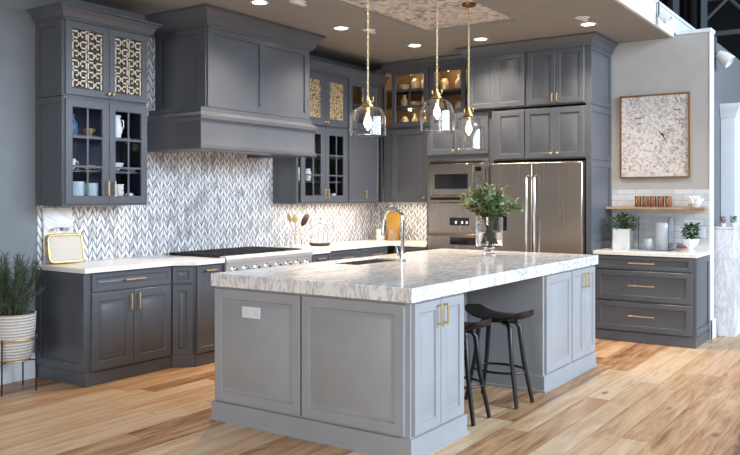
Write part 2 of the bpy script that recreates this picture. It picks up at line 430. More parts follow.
def carcass(parent, w, d, z0, z1, mat='cab', hollow=False, inner='inter', shelves=(), name='cabinet_body'):
    if not hollow: return finish(name, boxes(((0, 0, z0), (w, -d, z1))), mat, parent, bevel=.002)
    t = .018
    o = finish(name, boxes(((0, 0, z0), (t, -d, z1)), ((w-t, 0, z0), (w, -d, z1)), ((t, 0, z0), (w-t, -d, z0+t)), ((t, 0, z1-t), (w-t, -d, z1)), ((t, 0, z0+t), (w-t, -t, z1-t))), mat, parent)
    e = .003
    finish('interior_lining', boxes(((t, -t, z0+t), (w-t, -t-e, z1-t)), ((t, -t-e, z0+t), (t+e, -d+.02, z1-t)), ((w-t-e, -t-e, z0+t), (w-t, -d+.02, z1-t)), ((t+e, -t-e, z0+t), (w-t-e, -d+.02, z0+t+e))), inner, parent)
    for z in shelves: finish('shelf', boxes(((t+e, -t-e, z-.009), (w-t-e, -d+.035, z+.009))), mat, parent)
    return o
def sidepanel(parent, x, d, z0, z1, sgn, mat='cab', rail=.06, y0=0.0):
    """framed panel on the side face; sgn -1 left side, +1 right side"""
    bm = bmesh.new(); t = .01
    a, b = -d, y0
    X = lambda k: x+sgn*k
    for (ya, yb, za, zb) in ((a, a+rail, z0, z1), (b-rail, b, z0, z1), (a+rail, b-rail, z0, z0+rail), (a+rail, b-rail, z1-rail, z1)):
        box(bm, (X(0), ya, za), (X(t), yb, zb))
    return finish('side_panel', bm, mat, parent)

# ================================================================== SETTING
CZ = 3.148
bm = bmesh.new(); box(bm, (-8, -12, -.12), (24, .15, 0)); struct('floor', bm, 'floor')
struct('wall_left', boxes(((-5, 0, 0), (7.95, .15, 3.6))), 'wall_l')
# back wall with its low cap; it ends in a cased post
bm = boxes(((7.696, -4.145, 0), (7.85, 0, 3.165))); struct('wall_back', bm, 'wall_b')
# wall behind the end of the kitchen, running away from the camera
struct('wall_right', boxes(((7.876, -4.10, 0), (14, -3.95, 3.165))), 'wall_r')
struct('trim_1', boxes(((7.69, -4.162, 0), (7.86, -4.146, 3.165))), 'white', .003)
struct('trim_2', boxes(((7.68, -4.172, 3.166), (7.87, -3.82, 3.205))), 'white', .004)
bm = bmesh.new(); sweep(bm, [(-5, -.001), (2.755, -.001)], [(0, 0), (.018, 0), (.018, .15), (.012, .165), (.008, .19), (0, .2)])
struct('baseboard_left', bm, 'white')
struct('baseboard_back', boxes(((7.674, -4.18, 0), (7.689, -4.155, .2)), ((7.674, -4.18, 0), (7.875, -4.163, .2))), 'white', .003)
# ceiling with a shallow tray
TX0, TX1, TY0, TY1 = .8, 6.05, -2.76, -1.75
FY = -3.77
struct('ceiling', boxes(((-5, TY1, CZ), (7.95, .0, CZ+.2)), ((-5, FY, CZ), (7.95, TY0, CZ+.2)), ((-5, TY0, CZ), (TX0, TY1, CZ+.2)), ((TX1, TY0, CZ), (7.95, TY1, CZ+.2))), 'ceil')
struct('trim_3', boxes(((TX0, TY0, CZ+.035), (TX1, TY1, CZ+.19))), 'plaster')
# white fascia along the open edge of the ceiling
struct('trim_4', boxes(((-5, FY-.03, CZ), (11.5, FY-.001, CZ+.22)), ((-5, FY-.045, CZ+.22), (11.5, FY-.001, CZ+.25))), 'white')
# backsplash of leaf mosaic
struct('trim_5', boxes(((2.775, -.012, .915), (7.684, -.001, 1.5)), ((3.56, -.012, 1.5), (5.75, -.001, 2.95))), 'tile')
struct('trim_6', boxes(((7.684, -1.15, .915), (7.695, -.012, 1.5))), 'tile')
struct('trim_7', boxes(((7.685, -4.15, .915), (7.695, -3.145, 1.545))), 'btile')

# ================================================================== COUNTERS AND BASE CABINETS, LEFT RUN
BT = .875
def basecab(name, label, loc, rz, w, d, fronts, mat='cab', plinth=True, bodyz=.0):
    t = thing(name, label, 'cabinet', loc, rz)
    carcass(t, w, d, .1, BT, mat)
    finish('plinth', boxes(((0, 0, 0), (w, -d-.012, .1))), mat, t, bevel=.002)
    for f in fronts: front(t, *f[:-1], **f[-1])
    return t
t = basecab('base_cabinet', 'slate grey base cabinet with one drawer over two doors, beside the basket plant', (2.77, -.0125, 0), 0, .855, .62, [
    ('drawer', 'raised', .055, .845, .725, .862, -.62, dict(rail=.03, hd=('h', .45, .80, .2))),
    ('door', 'raised', .055, .448, .115, .71, -.62, dict(hd=('v', .41, .62, .13))),
    ('door', 'raised', .452, .845, .115, .71, -.62, dict(hd=('v', .49, .62, .13)))])
sidepanel(t, 0, .62, .115, BT-.002, -1)
# angled filler cabinet
def angled(name, label, A, B, inner):
    """A, B: front corners"""
    t = thing(name, label, 'cabinet', (A[0], A[1], 0), math.atan2(B[1]-A[1], B[0]-A[0]))
    w = math.hypot(B[0]-A[0], B[1]-A[1])
    R = Matrix.Rotation(-math.atan2(B[1]-A[1], B[0]-A[0]), 2)
    P = [R @ (Vector(p)-Vector(A)) for p in (A, inner[0], inner[1], B)]
    bm = bmesh.new(); prism(bm, [tuple(p) for p in P], 0, BT); finish('cabinet_body', bm, 'cab', t)
    front(t, 'drawer', 'raised', .012, w-.012, .725, .862, 0, rail=.03)
    front(t, 'door', 'raised', .012, w-.012, .115, .71, 0, rail=.05)
    return t
angled('corner_cabinet', 'narrow angled slate cabinet left of the range', (3.63, -.635), (3.765, -.775), ((3.63, -.0125), (3.765, -.0125)))
PH = -.775
basecab('pullout_cabinet', 'narrow pull-out slate cabinet directly left of the range', (3.768, -.0125, 0), 0, .32, .7625, [
    ('door', 'flat', .012, .308, .115, .862, -.7625, dict(rail=.045, hd=('h', .16, .825, .13)))])
basecab('pullout_cabinet', 'narrow pull-out slate cabinet directly right of the range', (5.352, -.0125, 0), 0, .285, .7625, [
    ('door', 'flat', .012, .273, .115, .862, -.7625, dict(rail=.045, hd=('h', .14, .825, .13)))])
angled('corner_cabinet', 'narrow angled slate cabinet right of the range', (5.64, -.775), (5.865, -.62), ((5.64, -.0125), (5.865, -.0125)))
basecab('base_cabinet', 'slate drawer cabinet between range and room corner, below cloche', (5.868, -.0125, 0), 0, 1.16, .605, [
    ('drawer', 'flat', .01, .595, .70, .862, -.605, dict(rail=.03, hd=('h', .30, .79, .2))),
    ('drawer', 'flat', .605, 1.15, .70, .862, -.605, dict(rail=.03, hd=('h', .90, .79, .2))),
    ('drawer', 'flat', .01, .595, .115, .69, -.605, dict(hd=('h', .30, .6, .2))),
    ('drawer', 'flat', .605, 1.15, .115, .69, -.605, dict(hd=('h', .90, .6, .2)))])
basecab('base_cabinet', 'slate base cabinet in the room corner left of the ovens', (7.683, -.70, 0), -PI/2, .44, .605, [
    ('drawer', 'flat', .01, .43, .70, .862, -.605, dict(rail=.03, hd=('h', .22, .79, .15))),
    ('door', 'flat', .01, .43, .115, .69, -.605, dict(hd=('v', .08, .6, .13)))])
# worktops
bm = bmesh.new(); prism(bm, [(2.745, -.0125), (2.745, -.67), (3.625, -.67), (3.76, -.81), (4.098, -.81), (4.098, -.0125)], BT+.001, .915)
tag(finish('countertop', bm, 'quartz', bevel=.004), 'white quartz countertop left of the range holding the gold framed tray', 'countertop')
bm = bmesh.new(); prism(bm, [(5.345, -.0125), (5.345, -.81), (5.65, -.81), (5.87, -.655), (7.045, -.655), (7.045, -1.145), (7.683, -1.145), (7.683, -.0125)], BT+.001, .915)
tag(finish('countertop', bm, 'quartz', bevel=.004), 'white quartz corner countertop right of the range, reaching the ovens', 'countertop')

# range
t = thing('cooking_range', 'wide stainless steel range with black grates and a row of knobs under the hood', 'range', (4.722, -.03, 0))
RW = .612
finish('range_body', boxes(((-RW, 0, .1), (RW, -.70, .9))), 'steell', t, bevel=.004)
finish('toe_kick', boxes(((-RW+.02, 0, 0), (RW-.02, -.66, .1))), 'black', t)
bm = bmesh.new()
pr = [(-.70, .72), (-.775, .735), (-.785, .86), (-.80, .875), (-.80, .905), (-.775, .93), (-.70, .93)]
A = [bm.verts.new((-RW, y, z)) for y, z in pr]; B = [bm.verts.new((RW, y, z)) for y, z in pr]
bm.faces.new(A); bm.faces.new(B[::-1])
for i in range(len(pr)): bm.faces.new((A[i], A[(i+1) % 7], B[(i+1) % 7], B[i]))
finish('control_panel', bm, 'steell', t, bevel=.004)
for i in range(8):
    bm = bmesh.new(); lathe(bm, [(.036, 0), (.036, .008), (.027, .012), (.026, .045), (.02, .05), (0, .05)], n=20)
    bmesh.ops.rotate(bm, verts=bm.verts, matrix=Matrix.Rotation(PI/2, 3, 'X'))
    bmesh.ops.translate(bm, verts=bm.verts, vec=(-.52+i*.149, -.778, .80))
    k = finish('knob', bm, 'chrome', t)
for a, b in ((-RW+.01, .13), (.15, RW-.01)):
    d = front(t, 'oven_door', 'glass', a, b, .13, .70, -.702, 'steel', rail=.09, mun=(1, 1))
    bm = bmesh.new(); tube(bm, [(a+.04, -.77, .655), (b-.04, -.77, .655)], .012)
    for q in (a+.06, b-.06): tube(bm, [(q, -.77, .655), (q, -.72, .655)], .008)
    finish('handle', bm, 'steel', d)
finish('cooktop', boxes(((-RW+.005, -.035, .901), (RW-.005, -.69, .914))), 'black', t)
for i in range(4):
    x0 = -.595+i*.3; bm = bmesh.new()
    for k in range(5): box(bm, (x0+.02+k*.06, -.06, .925), (x0+.032+k*.06, -.66, .938))
    for y in (-.06, -.21, -.36, -.51, -.66): box(bm, (x0+.01, y-.007, .923), (x0+.285, y+.007, .937))
    for xx in (x0+.015, x0+.27):
        for y in (-.07, -.65): box(bm, (xx, y-.006, .914), (xx+.012, y+.006, .926))
    finish('grate', bm, 'black', t)
finish('back_guard', boxes(((-RW, 0, .901), (RW, -.03, .94))), 'steel', t, bevel=.003)

# hood
t = thing('range_hood', 'large slate painted range hood with two framed panels and crown above the range', 'hood', (3.94, -.0125, 0))
HW = 1.5
CX = .06
finish('chimney', boxes(((CX, 0, 2.265), (HW, -.665, CZ-.002))), 'cab', t)
bm = bmesh.new(); y = -.665
for a, b, c, d_ in ((CX, CX+.07, 2.27, 3.0), (HW-.075, HW, 2.27, 3.0), (CX+.07, HW-.075, 2.27, 2.33), (CX+.07, HW-.075, 2.93, 3.0)):
    box(bm, (a, y, c), (b, y-.02, d_))
box(bm, (.745, y, 2.33), (.80, y-.02, 2.93))
finish('front_frame', bm, 'cab', t)
bm = bmesh.new()
for a, b, c, d_ in ((-.665, -.56, 2.27, 3.0), (-.08, 0, 2.27, 3.0), (-.56, -.08, 2.27, 2.32), (-.56, -.08, 2.93, 3.0)):
    box(bm, (CX, a, c), (CX-.014, b, d_))
finish('side_panel', bm, 'cab', t)
bm = bmesh.new(); sweep(bm, [(CX-.014, 0), (CX-.014, -.686), (HW+.014, -.686), (HW+.014, 0)][::1], crownprof(2.985, CZ-.003, .115))
finish('crown_molding', bm, 'cab', t)
bm = bmesh.new()
sweep(bm, [(0, 0), (0, -.66), (HW, -.66), (HW, 0)], [(-.2, 1.885), (.05, 1.885), (.06, 1.895), (.06, 1.925), (.052, 1.935), (.052, 2.14), (.07, 2.16), (.07, 2.19), (.045, 2.215), (.032, 2.225), (.032, 2.265), (-.2, 2.265)])
finish('mantel', bm, 'cab', t)
finish('filter_panel', boxes(((.15, -.1, 1.93), (HW-.15, -.5, 1.95))), 'steel', t)
for x in (.4, 1.1):
    lobj('hood_lamp', [(0, 1.928), (.035, 1.928), (.035, 1.93)], 'lamp', t, (x, -.3, 0), 16)

# ================================================================== WALL CABINETS, LEFT RUN
ZU = 1.395; ZM = 2.265; ZT = 2.895
def stack(xl, w, d, lower, upper, lab_lo, lab_up, rz=0, y0=-.0125, cx0=1, cx1=1, inner='inter', zu=ZU, zm=ZM, zt=ZT, shelves=(1.685, 1.985), upsh=(), crownout=.09, ct=None, upinner=None, side=0):
    lo = thing('wall_cabinet', lab_lo, 'cabinet', (xl[0], xl[1], 0), rz)
    carcass(lo, w, d, zu, zm-.002, hollow=True, inner=inner, shelves=shelves)
    for f in lower: front(lo, *f[:-1], **f[-1])
    up = thing('wall_cabinet', lab_up, 'cabinet', (xl[0], xl[1], 0), rz)
    carcass(up, w, d, zm, zt, hollow=True, inner=upinner or inner, shelves=upsh)
    for f in upper: front(up, *f[:-1], **f[-1])
    ct = ct or zt+.075
    bm = bmesh.new(); path = ([(0, 0)] if cx0 else []) + [(0, -d-.02), (w, -d-.02)] + ([(w, 0)] if cx1 else [])
    pr = crownprof(zt-.03, ct, crownout)
    sweep(bm, path, pr); finish('crown_molding', bm, 'cab', up)
    finish('top_board', boxes(((0, 0, zt), (w, -d-.018, zt+.018))), 'cab', up)
    if side:
        sidepanel(lo, 0, d, zu+.002, zm-.01, -1, rail=.045); sidepanel(up, 0, d, zm+.002, zt-.03, -1, rail=.045)
        for c, za, zb in ((lo, zu, zm-.004), (up, zm+.002, zt-.03)):
            finish('corner_post', boxes(((0, -d, za), (.028, -d-.006, zb))), 'cab', c)
    return lo, up
D = .345
stack((2.77, -.0125), .825, D, [
    ('door', 'glass', .012, .419, ZU+.012, ZM-.02, -D, dict(rail=.065, hd=('v', .395, 1.535, .12))),
    ('door', 'glass', .423, .818, ZU+.012, ZM-.02, -D, dict(rail=.065, hd=('v', .46, 1.535, .12)))],
    [('door', 'fret', .012, .419, ZM+.012, ZT-.03, -D, dict(rail=.06, pattern='key', hd=('k', .405, ZM+.05))),
     ('door', 'fret', .423, .818, ZM+.012, ZT-.03, -D, dict(rail=.06, pattern='key', hd=('k', .45, ZM+.05)))],
    'slate wall cabinet with two six-pane glass doors of blue and white dishes, left of hood',
    'slate top cabinet with two gold Greek key fretwork doors, left of hood', inner='navy', side=1, shelves=(1.675, 1.96))
lo, up = stack((5.65, -.0125), .925, D, [
    ('door', 'glass', .045, .475, ZU+.012, ZM-.02, -D, dict(rail=.075, hd=('v', .445, 1.50, .12))),
    ('door', 'glass', .479, .90, ZU+.012, ZM-.02, -D, dict(rail=.075, hd=('v', .51, 1.50, .12)))],
    [('door', 'fret', .045, .475, ZM+.012, ZT-.03, -D, dict(rail=.085, pattern='mesh', hd=('k', .455, ZM+.05))),
     ('door', 'fret', .479, .90, ZM+.012, ZT-.03, -D, dict(rail=.085, pattern='mesh', hd=('k', .50, ZM+.05)))],
    'slate wall cabinet with two glass doors holding white cups, right of hood',
    'slate top cabinet with two gold mesh doors, right of hood', cx1=0, shelves=(1.64, 1.92))
sidepanel(lo, 0, D, ZU+.002, ZM-.01, -1, rail=.045)
stack((6.578, -.0125), .755, D, [
    ('door', 'flat', .012, .64, ZU+.012, ZM-.02, -D, dict(rail=.02, hd=('v', .33, 1.50, .10)))],
    [('door', 'glass', .012, .37, ZM+.012, ZT-.03, -D, dict(rail=.07, mun=(1, 2), hd=('k', .345, ZM+.05))),
     ('door', 'flat', .374, .64, ZM+.012, ZT-.03, -D, dict(rail=.05))],
    'plain slate corner wall cabinet with one wide door, left of the room corner',
    'slate top cabinet with one small gold-lit glass door beside the room corner', cx0=0, cx1=0, upinner='goldint', upsh=(2.56,))

# ================================================================== WALL CABINETS AND TALL UNITS, BACK WALL
XB = 7.683
def wcab(name, label, y, w, d, z0, z1, fronts, hollow=False, inner='inter', shelves=(), face=None):
    t = thing(name, label, 'cabinet', (XB, y, 0), -PI/2)
    carcass(t, w, d, z0, z1, hollow=hollow, inner=inner, shelves=shelves)
    for f in fronts: front(t, *f[:-1], **f[-1])
    return t
DB = .33
wcab('wall_cabinet', 'slate wall cabinet with one raised-panel door between room corner and microwave', -.362, .782, DB, 1.40, 2.315, [
    ('door', 'raised', .13, .64, 1.41, 2.30, -DB, dict(hd=('k', .605, 1.46)))])
t = wcab('wall_cabinet', 'slate glass-fronted top cabinet with golden glassware, nearer the room corner', -.362, .66, DB, 2.32, 3.05, [
    ('door', 'glass', .13, .655, 2.335, 3.035, -DB, dict(rail=.06))], hollow=True, inner='goldint', shelves=(2.58, 2.80))
t2 = wcab('wall_cabinet', 'slate glass-fronted top cabinet with golden glassware, above the microwave tower', -1.024, .675, DB, 2.44, 3.05, [
    ('door', 'glass', .02, .50, 2.46, 3.035, -DB, dict(rail=.06, mun=(1, 2)))], hollow=True, inner='goldint', shelves=(2.745,))
for tt, w in ((t, .66), (t2, .675)):
    bm = bmesh.new(); sweep(bm, [(0, -DB-.012), (w, -DB-.012)], crownprof(3.035, CZ-.003, .07)); finish('crown_molding', bm, 'cab', tt)
    finish('top_board', boxes(((0, 0, 3.051), (w, -DB, CZ-.003))), 'cab', tt)
# oven tower
TY = -1.15; TW = .86; TD = .60
t = thing('oven_tower', 'slate tower cabinet housing microwave and oven with two small doors on top', 'cabinet', (XB, TY, 0), -PI/2)
finish('side_panel', boxes(((0, 0, 0), (.02, -TD, 2.435)), ((TW-.05, 0, 0), (TW, -TD, 2.435))), 'cab', t)
finish('cabinet_body', boxes(((.02, 0, 1.905), (TW-.05, -TD, 2.435)), ((.02, 0, 0), (TW-.05, -TD, .44)), ((.02, 0, .44), (TW-.05, -.02, 1.905))), 'cab', t)
front(t, 'door', 'raised', .01, .40, 1.955, 2.42, -TD, hd=('k', .365, 2.0))
front(t, 'door', 'raised', .404, .80, 1.955, 2.42, -TD, hd=('k', .44, 2.0))
front(t, 'drawer', 'flat', .01, .80, .12, .43, -TD, hd=('h', .4, .34, .2))
# microwave
mx0, mx1 = TY-.025, TY-.805
t = thing('microwave', 'built-in stainless steel microwave with a black window', 'microwave', (XB, TY-.024, 0), -PI/2)
W_ = .783
finish('case', boxes(((0, -.03, 1.41), (W_, -.60, 1.90))), 'steel', t, bevel=.003)
finish('top_grille', boxes(((.03, -.60, 1.855), (W_-.07, -.622, 1.875))), 'black', t)
finish('trim_frame', boxes(((0, -.60, 1.41), (.03, -.62, 1.90)), ((W_-.03, -.60, 1.41), (W_, -.62, 1.90)), ((.03, -.60, 1.875), (W_-.03, -.62, 1.90)), ((.03, -.60, 1.41), (W_-.03, -.62, 1.43))), 'steel', t, bevel=.002)
d = finish('door', boxes(((.035, -.60, 1.49), (.60, -.635, 1.85))), 'steel', t, bevel=.004)
finish('window', boxes(((.10, -.635, 1.56), (.53, -.638, 1.73))), 'blackgl', d)
bm = bmesh.new(); tube(bm, [(.07, -.665, 1.475), (.58, -.665, 1.475)], .012)
for q in (.09, .56): tube(bm, [(q, -.665, 1.475), (q, -.63, 1.50)], .007)
finish('handle', bm, 'steel', d)
p = finish('control_panel', boxes(((.61, -.60, 1.49), (W_-.035, -.632, 1.85))), 'steel', t, bevel=.003)
finish('display', boxes(((.625, -.632, 1.76), (.70, -.634, 1.81))), 'blackgl', p)
for i in range(4):
    for j in range(3): finish('button', boxes(((.625+j*.027, -.632, 1.56+i*.042), (.644+j*.027, -.636, 1.585+i*.042))), 'chrome', p)
finish('vent_slot', boxes(((.035, -.60, 1.433), (W_-.035, -.606, 1.462))), 'black', t)
# oven
t = thing('wall_oven', 'stainless steel wall oven with a small display beneath the microwave', 'oven', (XB, TY-.024, 0), -PI/2)
finish('case', boxes(((0, -.03, .445), (W_, -.60, 1.405))), 'steel', t, bevel=.003)
p = finish('control_panel', boxes(((.005, -.60, 1.06), (W_-.005, -.62, 1.395))), 'steel', t, bevel=.003)
finish('display', boxes(((.29, -.62, 1.14), (.54, -.623, 1.23))), 'blackgl', p)
for q in (.36, .44, .50): finish('display_digits', boxes(((q, -.623, 1.16), (q+.025, -.6245, 1.19))), 'porc', p)
d = finish('oven_door', boxes(((.005, -.60, .46), (W_-.005, -.63, 1.045))), 'steel', t, bevel=.004)
finish('window', boxes(((.30, -.63, .92), (.72, -.633, 1.005)), ((.1, -.63, .55), (.68, -.633, .86))), 'blackgl', d)
bm = bmesh.new(); tube(bm, [(.03, -.68, 1.03), (W_-.03, -.68, 1.03)], .014)
for q in (.06, W_-.06): tube(bm, [(q, -.68, 1.03), (q, -.62, 1.03)], .008)
finish('handle', bm, 'steel', d)
# refrigerator surround
FR0, FR1 = -2.02, -3.085
XF = .65
t = thing('refrigerator_end_panel', 'tall slate framed side panel at the right of the refrigerator', 'cabinet', (XB, -2.013, 0), -PI/2)
finish('side_panel', boxes(((1.07, 0, 0), (1.117, -XF, 3.05))), 'cab', t)
sp = sidepanel(t, 1.117, XF, .12, 1.0, 1, rail=.055); sidepanel(t, 1.117, XF, 1.02, 1.84, 1, rail=.055); sidepanel(t, 1.117, XF, 1.86, 2.415, 1, rail=.055); sidepanel(t, 1.117, XF, 2.435, 3.05, 1, rail=.055)
# cabinets over refrigerator
def pos(y): return -2.013-y
wcab('wall_cabinet', 'slate cabinet with three raised-panel doors directly over the refrigerator', -2.013, 1.068, XF, 1.87, 2.418, [
    ('door', 'raised', .055, .385, 1.885, 2.405, -XF, dict(rail=.05)),
    ('door', 'raised', .40, .735, 1.885, 2.405, -XF, dict(rail=.05, hd=('k', .70, 1.93))),
    ('door', 'raised', .739, 1.055, 1.885, 2.405, -XF, dict(rail=.05, hd=('k', .775, 1.93)))])
ua = wcab('wall_cabinet', 'slate two-door top cabinet next to the glass-fronted one, touching the ceiling crown', -1.702, .715, XF, 2.442, 3.05, [
    ('door', 'raised', .02, .352, 2.455, 3.03, -XF, dict(rail=.05)), ('door', 'raised', .356, .70, 2.455, 3.03, -XF, dict(rail=.05))])
ub = wcab('wall_cabinet', 'slate two-door top cabinet at the right end above the refrigerator, with brass pulls', -2.418, .662, XF, 2.442, 3.05, [
    ('door', 'raised', .025, .335, 2.455, 3.03, -XF, dict(rail=.05, hd=('v', .31, 2.52, .09))), ('door', 'raised', .339, .65, 2.455, 3.03, -XF, dict(rail=.05, hd=('v', .364, 2.52, .09)))])
bm = bmesh.new(); sweep(bm, [(-.31, 0), (-.31, -XF-.02), (.406, -XF-.02)], crownprof(3.03, CZ-.003, .09))
o = finish('crown_molding', bm, 'cab', ua); o.location = (.31, 0, 0)
bm = bmesh.new(); sweep(bm, [(0, -XF-.02), (.712, -XF-.02), (.712, 0)], crownprof(3.03, CZ-.003, .09)); finish('crown_molding', bm, 'cab', ub)
finish('top_board', boxes(((0, 0, 3.051), (.715, -XF-.01, CZ-.003))), 'cab', ua)
finish('top_board', boxes(((0, 0, 3.051), (.71, -XF-.01, CZ-.003))), 'cab', ub)
# refrigerator
t = thing('refrigerator', 'stainless steel French door refrigerator with tall bar handles', 'refrigerator', (XB, -2.045, 0), -PI/2)
FW = 1.03
finish('case', boxes(((.005, -.02, .02), (FW-.005, -.66, 1.845))), 'dark', t)
for a, b, nm in ((0, .482, 'door'), (.488, FW, 'door')):
    d = finish(nm, boxes(((a, -.665, .70), (b, -.745, 1.835))), 'steel', t, bevel=.012)
    hx = .44 if a == 0 else .53
    bm = bmesh.new(); tube(bm, [(hx, -.745, .80), (hx, -.80, .82), (hx, -.80, 1.67), (hx, -.745, 1.69)], .014, 12)
    finish('handle', bm, 'chrome', d)
d = finish('freezer_drawer', boxes(((0, -.665, .06), (FW, -.745, .69))), 'steel', t, bevel=.012)
bm = bmesh.new(); tube(bm, [(.1, -.745, .60), (.12, -.80, .60), (FW-.12, -.80, .60), (FW-.1, -.745, .60)], .014, 12); finish('handle', bm, 'chrome', d)
finish('dispenser', boxes(((.05, -.745, 1.10), (.19, -.748, 1.42))), 'blackgl', bpy.data.objects[t.children[1].name] if 0 else t)
for q in (.03, FW-.06): finish('foot', boxes(((q, -.6, 0), (q+.03, -.64, .02))), 'black', t)
# buffet drawers
t = thing('drawer_cabinet', 'dark slate three-drawer base cabinet below the framed artwork', 'cabinet', (XB, -3.145, 0), -PI/2)
BW = 1.0; BD = .60
carcass(t, BW, BD, .1, BT)
finish('plinth', boxes(((0, 0, 0), (BW+.006, -BD-.01, .1))), 'cab', t, bevel=.002)
for z0, z1, hz, r in ((.735, .865, .80, .03), (.42, .72, .575, .05), (.115, .405, .27, .05)):
    front(t, 'drawer', 'flat', .03, .97, z0, z1, -BD, rail=r, hd=('h', .495, hz, .26))
sidepanel(t, BW, BD, .115, BT-.003, 1, rail=.06)
tag(finish('countertop', boxes(((7.05, -4.165, BT+.001), (7.683, -3.145, .915))), 'quartz', bevel=.004), 'white quartz countertop on the three-drawer cabinet under the oak shelf', 'countertop')

# ================================================================== ISLAND
IX0, IX1, IY0, IY1 = 2.719, 5.758, -3.591, -2.087
IT = .877
t = thing('kitchen_island', 'grey painted island base with framed end panels, doors and open stool bay', 'island', (0, 0, 0))
NX = 3.345; KX = 4.62; KY = -2.95
finish('near_cabinet', boxes(((IX0, IY0, .115), (NX, IY1, IT))), 'isl', t)
finish('far_cabinet', boxes(((KX, IY0, .115), (IX1, IY1, IT))), 'isl', t)
finish('center_cabinet', boxes(((NX, KY, .115), (3.70, IY1, IT)), ((4.65-.05, KY, .115), (KX, IY1, IT)), ((3.70, KY, .115), (4.60, IY1, .66)), ((3.70, KY, .66), (4.60, -2.56, IT)), ((3.70, -2.12, .66), (4.60, IY1, IT))), 'isl', t)
bm = bmesh.new()
sweep(bm, [(IX0, IY1), (IX0, IY0), (NX, IY0), (NX, KY), (KX, KY), (KX, IY0), (IX1, IY0), (IX1, IY1)], [(-.03, 0), (.028, 0), (.028, .012), (.018, .02), (.018, .118), (.015, .121), (-.03, .121)], closed=True)
finish('baseboard', bm, 'isl', t)
e = bpy.data.objects.new('end_panels', None)
bpy.data.objects.remove(e)
def onface(parts, loc, rz):
    for p in parts: p.location = loc; p.rotation_euler = (0, 0, rz)
# end facing the camera (-x)
ps = [front(t, 'end_panel', 'raised', .012, .735, .135, IT-.012, 0, 'isl', rail=.06),
      front(t, 'end_panel', 'raised', .747, 1.475, .135, IT-.012, 0, 'isl', rail=.06)]
onface(ps, (IX0, IY1, 0), -PI/2)
# side facing the stools (-y)
ps = [front(t, 'door', 'raised', .02, .307, .135, IT-.012, 0, 'isl', hd=('v', .275, .78, .13), rail=.055),
      front(t, 'door', 'raised', .311, .60, .135, IT-.012, 0, 'isl', hd=('v', .345, .78, .13), rail=.055)]
onface(ps, (IX0, IY0, 0), 0)
ps = [front(t, 'side_panel', 'raised', .03, .555, .135, IT-.012, 0, 'isl', rail=.06),
      front(t, 'door', 'raised', .575, .848, .135, IT-.012, 0, 'isl', hd=('v', .815, .77, .13), rail=.05),
      front(t, 'door', 'raised', .852, 1.128, .135, IT-.012, 0, 'isl', hd=('v', .885, .77, .13), rail=.05)]
onface(ps, (KX, IY0, 0), 0)
ps = [front(t, 'back_panel', 'raised', .02, .62, .135, IT-.012, 0, 'isl', rail=.06), front(t, 'back_panel', 'raised', .65, 1.25, .135, IT-.012, 0, 'isl', rail=.06)]
onface(ps, (NX, KY, 0), 0)
# work side, facing the range
ps = [front(t, 'door', 'raised', .02+i*.6, .60+i*.6, .135, IT-.012, 0, 'isl', hd=('v', .55+i*.6, .76, .13)) for i in range(5)]
onface(ps, (IX1, IY1, 0), PI)
o = finish('outlet', boxes(((2.352-2.087, -.022, .695), (2.506-2.087, -.028, .766))), 'porc', t, bevel=.002); o['label'] = 'white double electrical outlet'
onface([o], (IX0, IY1, 0), -PI/2)
for q in (.29, .365):
    s = finish('socket', boxes(((q, -.028, .71), (q+.045, -.030, .75))), 'white', o, bevel=.001)
# slab with the sink cut-out
SX0, SX1, SY0, SY1 = 3.76, 4.50, -2.50, -2.16
O = .033
bm = bmesh.new()
zt, zb = .961, .8785
X = [IX0-O, SX0, SX1, IX1+O]; Yv = [IY0-O, SY0, SY1, IY1+.01]
top = [[bm.verts.new((x, y, zt)) for y in Yv] for x in X]; bot = [[bm.verts.new((x, y, zb)) for y in Yv] for x in X]
for i in range(3):
    for j in range(3):
        if i == 1 and j == 1: continue
        bm.faces.new((top[i][j], top[i+1][j], top[i+1][j+1], top[i][j+1])); bm.faces.new((bot[i][j], bot[i][j+1], bot[i+1][j+1], bot[i+1][j]))
for i in range(3):
    for j in (0, 3): bm.faces.new((top[i][j], bot[i][j], bot[i+1][j], top[i+1][j])); bm.faces.new((top[j][i], top[j][i+1], bot[j][i+1], bot[j][i]))
for (a, b) in (((1, 1), (2, 1)), ((2, 1), (2, 2)), ((2, 2), (1, 2)), ((1, 2), (1, 1))):
    bm.faces.new((top[a[0]][a[1]], top[b[0]][b[1]], bot[b[0]][b[1]], bot[a[0]][a[1]]))
tag(finish('island_countertop', bm, 'marble', bevel=.004), 'thick veined white marble slab on top of the grey island', 'countertop')
# sink
t = thing('kitchen_sink', 'stainless undermount sink set in the island marble', 'sink', (0, 0, 0))
g = .002
finish('basin', boxes(((SX0+g, SY0+g, .69), (SX1-g, SY1-g, .70)), ((SX0+g, SY0+g, .70), (SX0+.008, SY1-g, .945)), ((SX1-.008, SY0+g, .70), (SX1-g, SY1-g, .945)), ((SX0+.008, SY0+g, .70), (SX1-.008, SY0+.008, .945)), ((SX0+.008, SY1-.008, .70), (SX1-.008, SY1-g, .945))), 'steel', t)
lobj('drain', [(0, .703), (.04, .703), (.045, .7)], 'chrome', t, (4.13, -2.33, 0), 20)
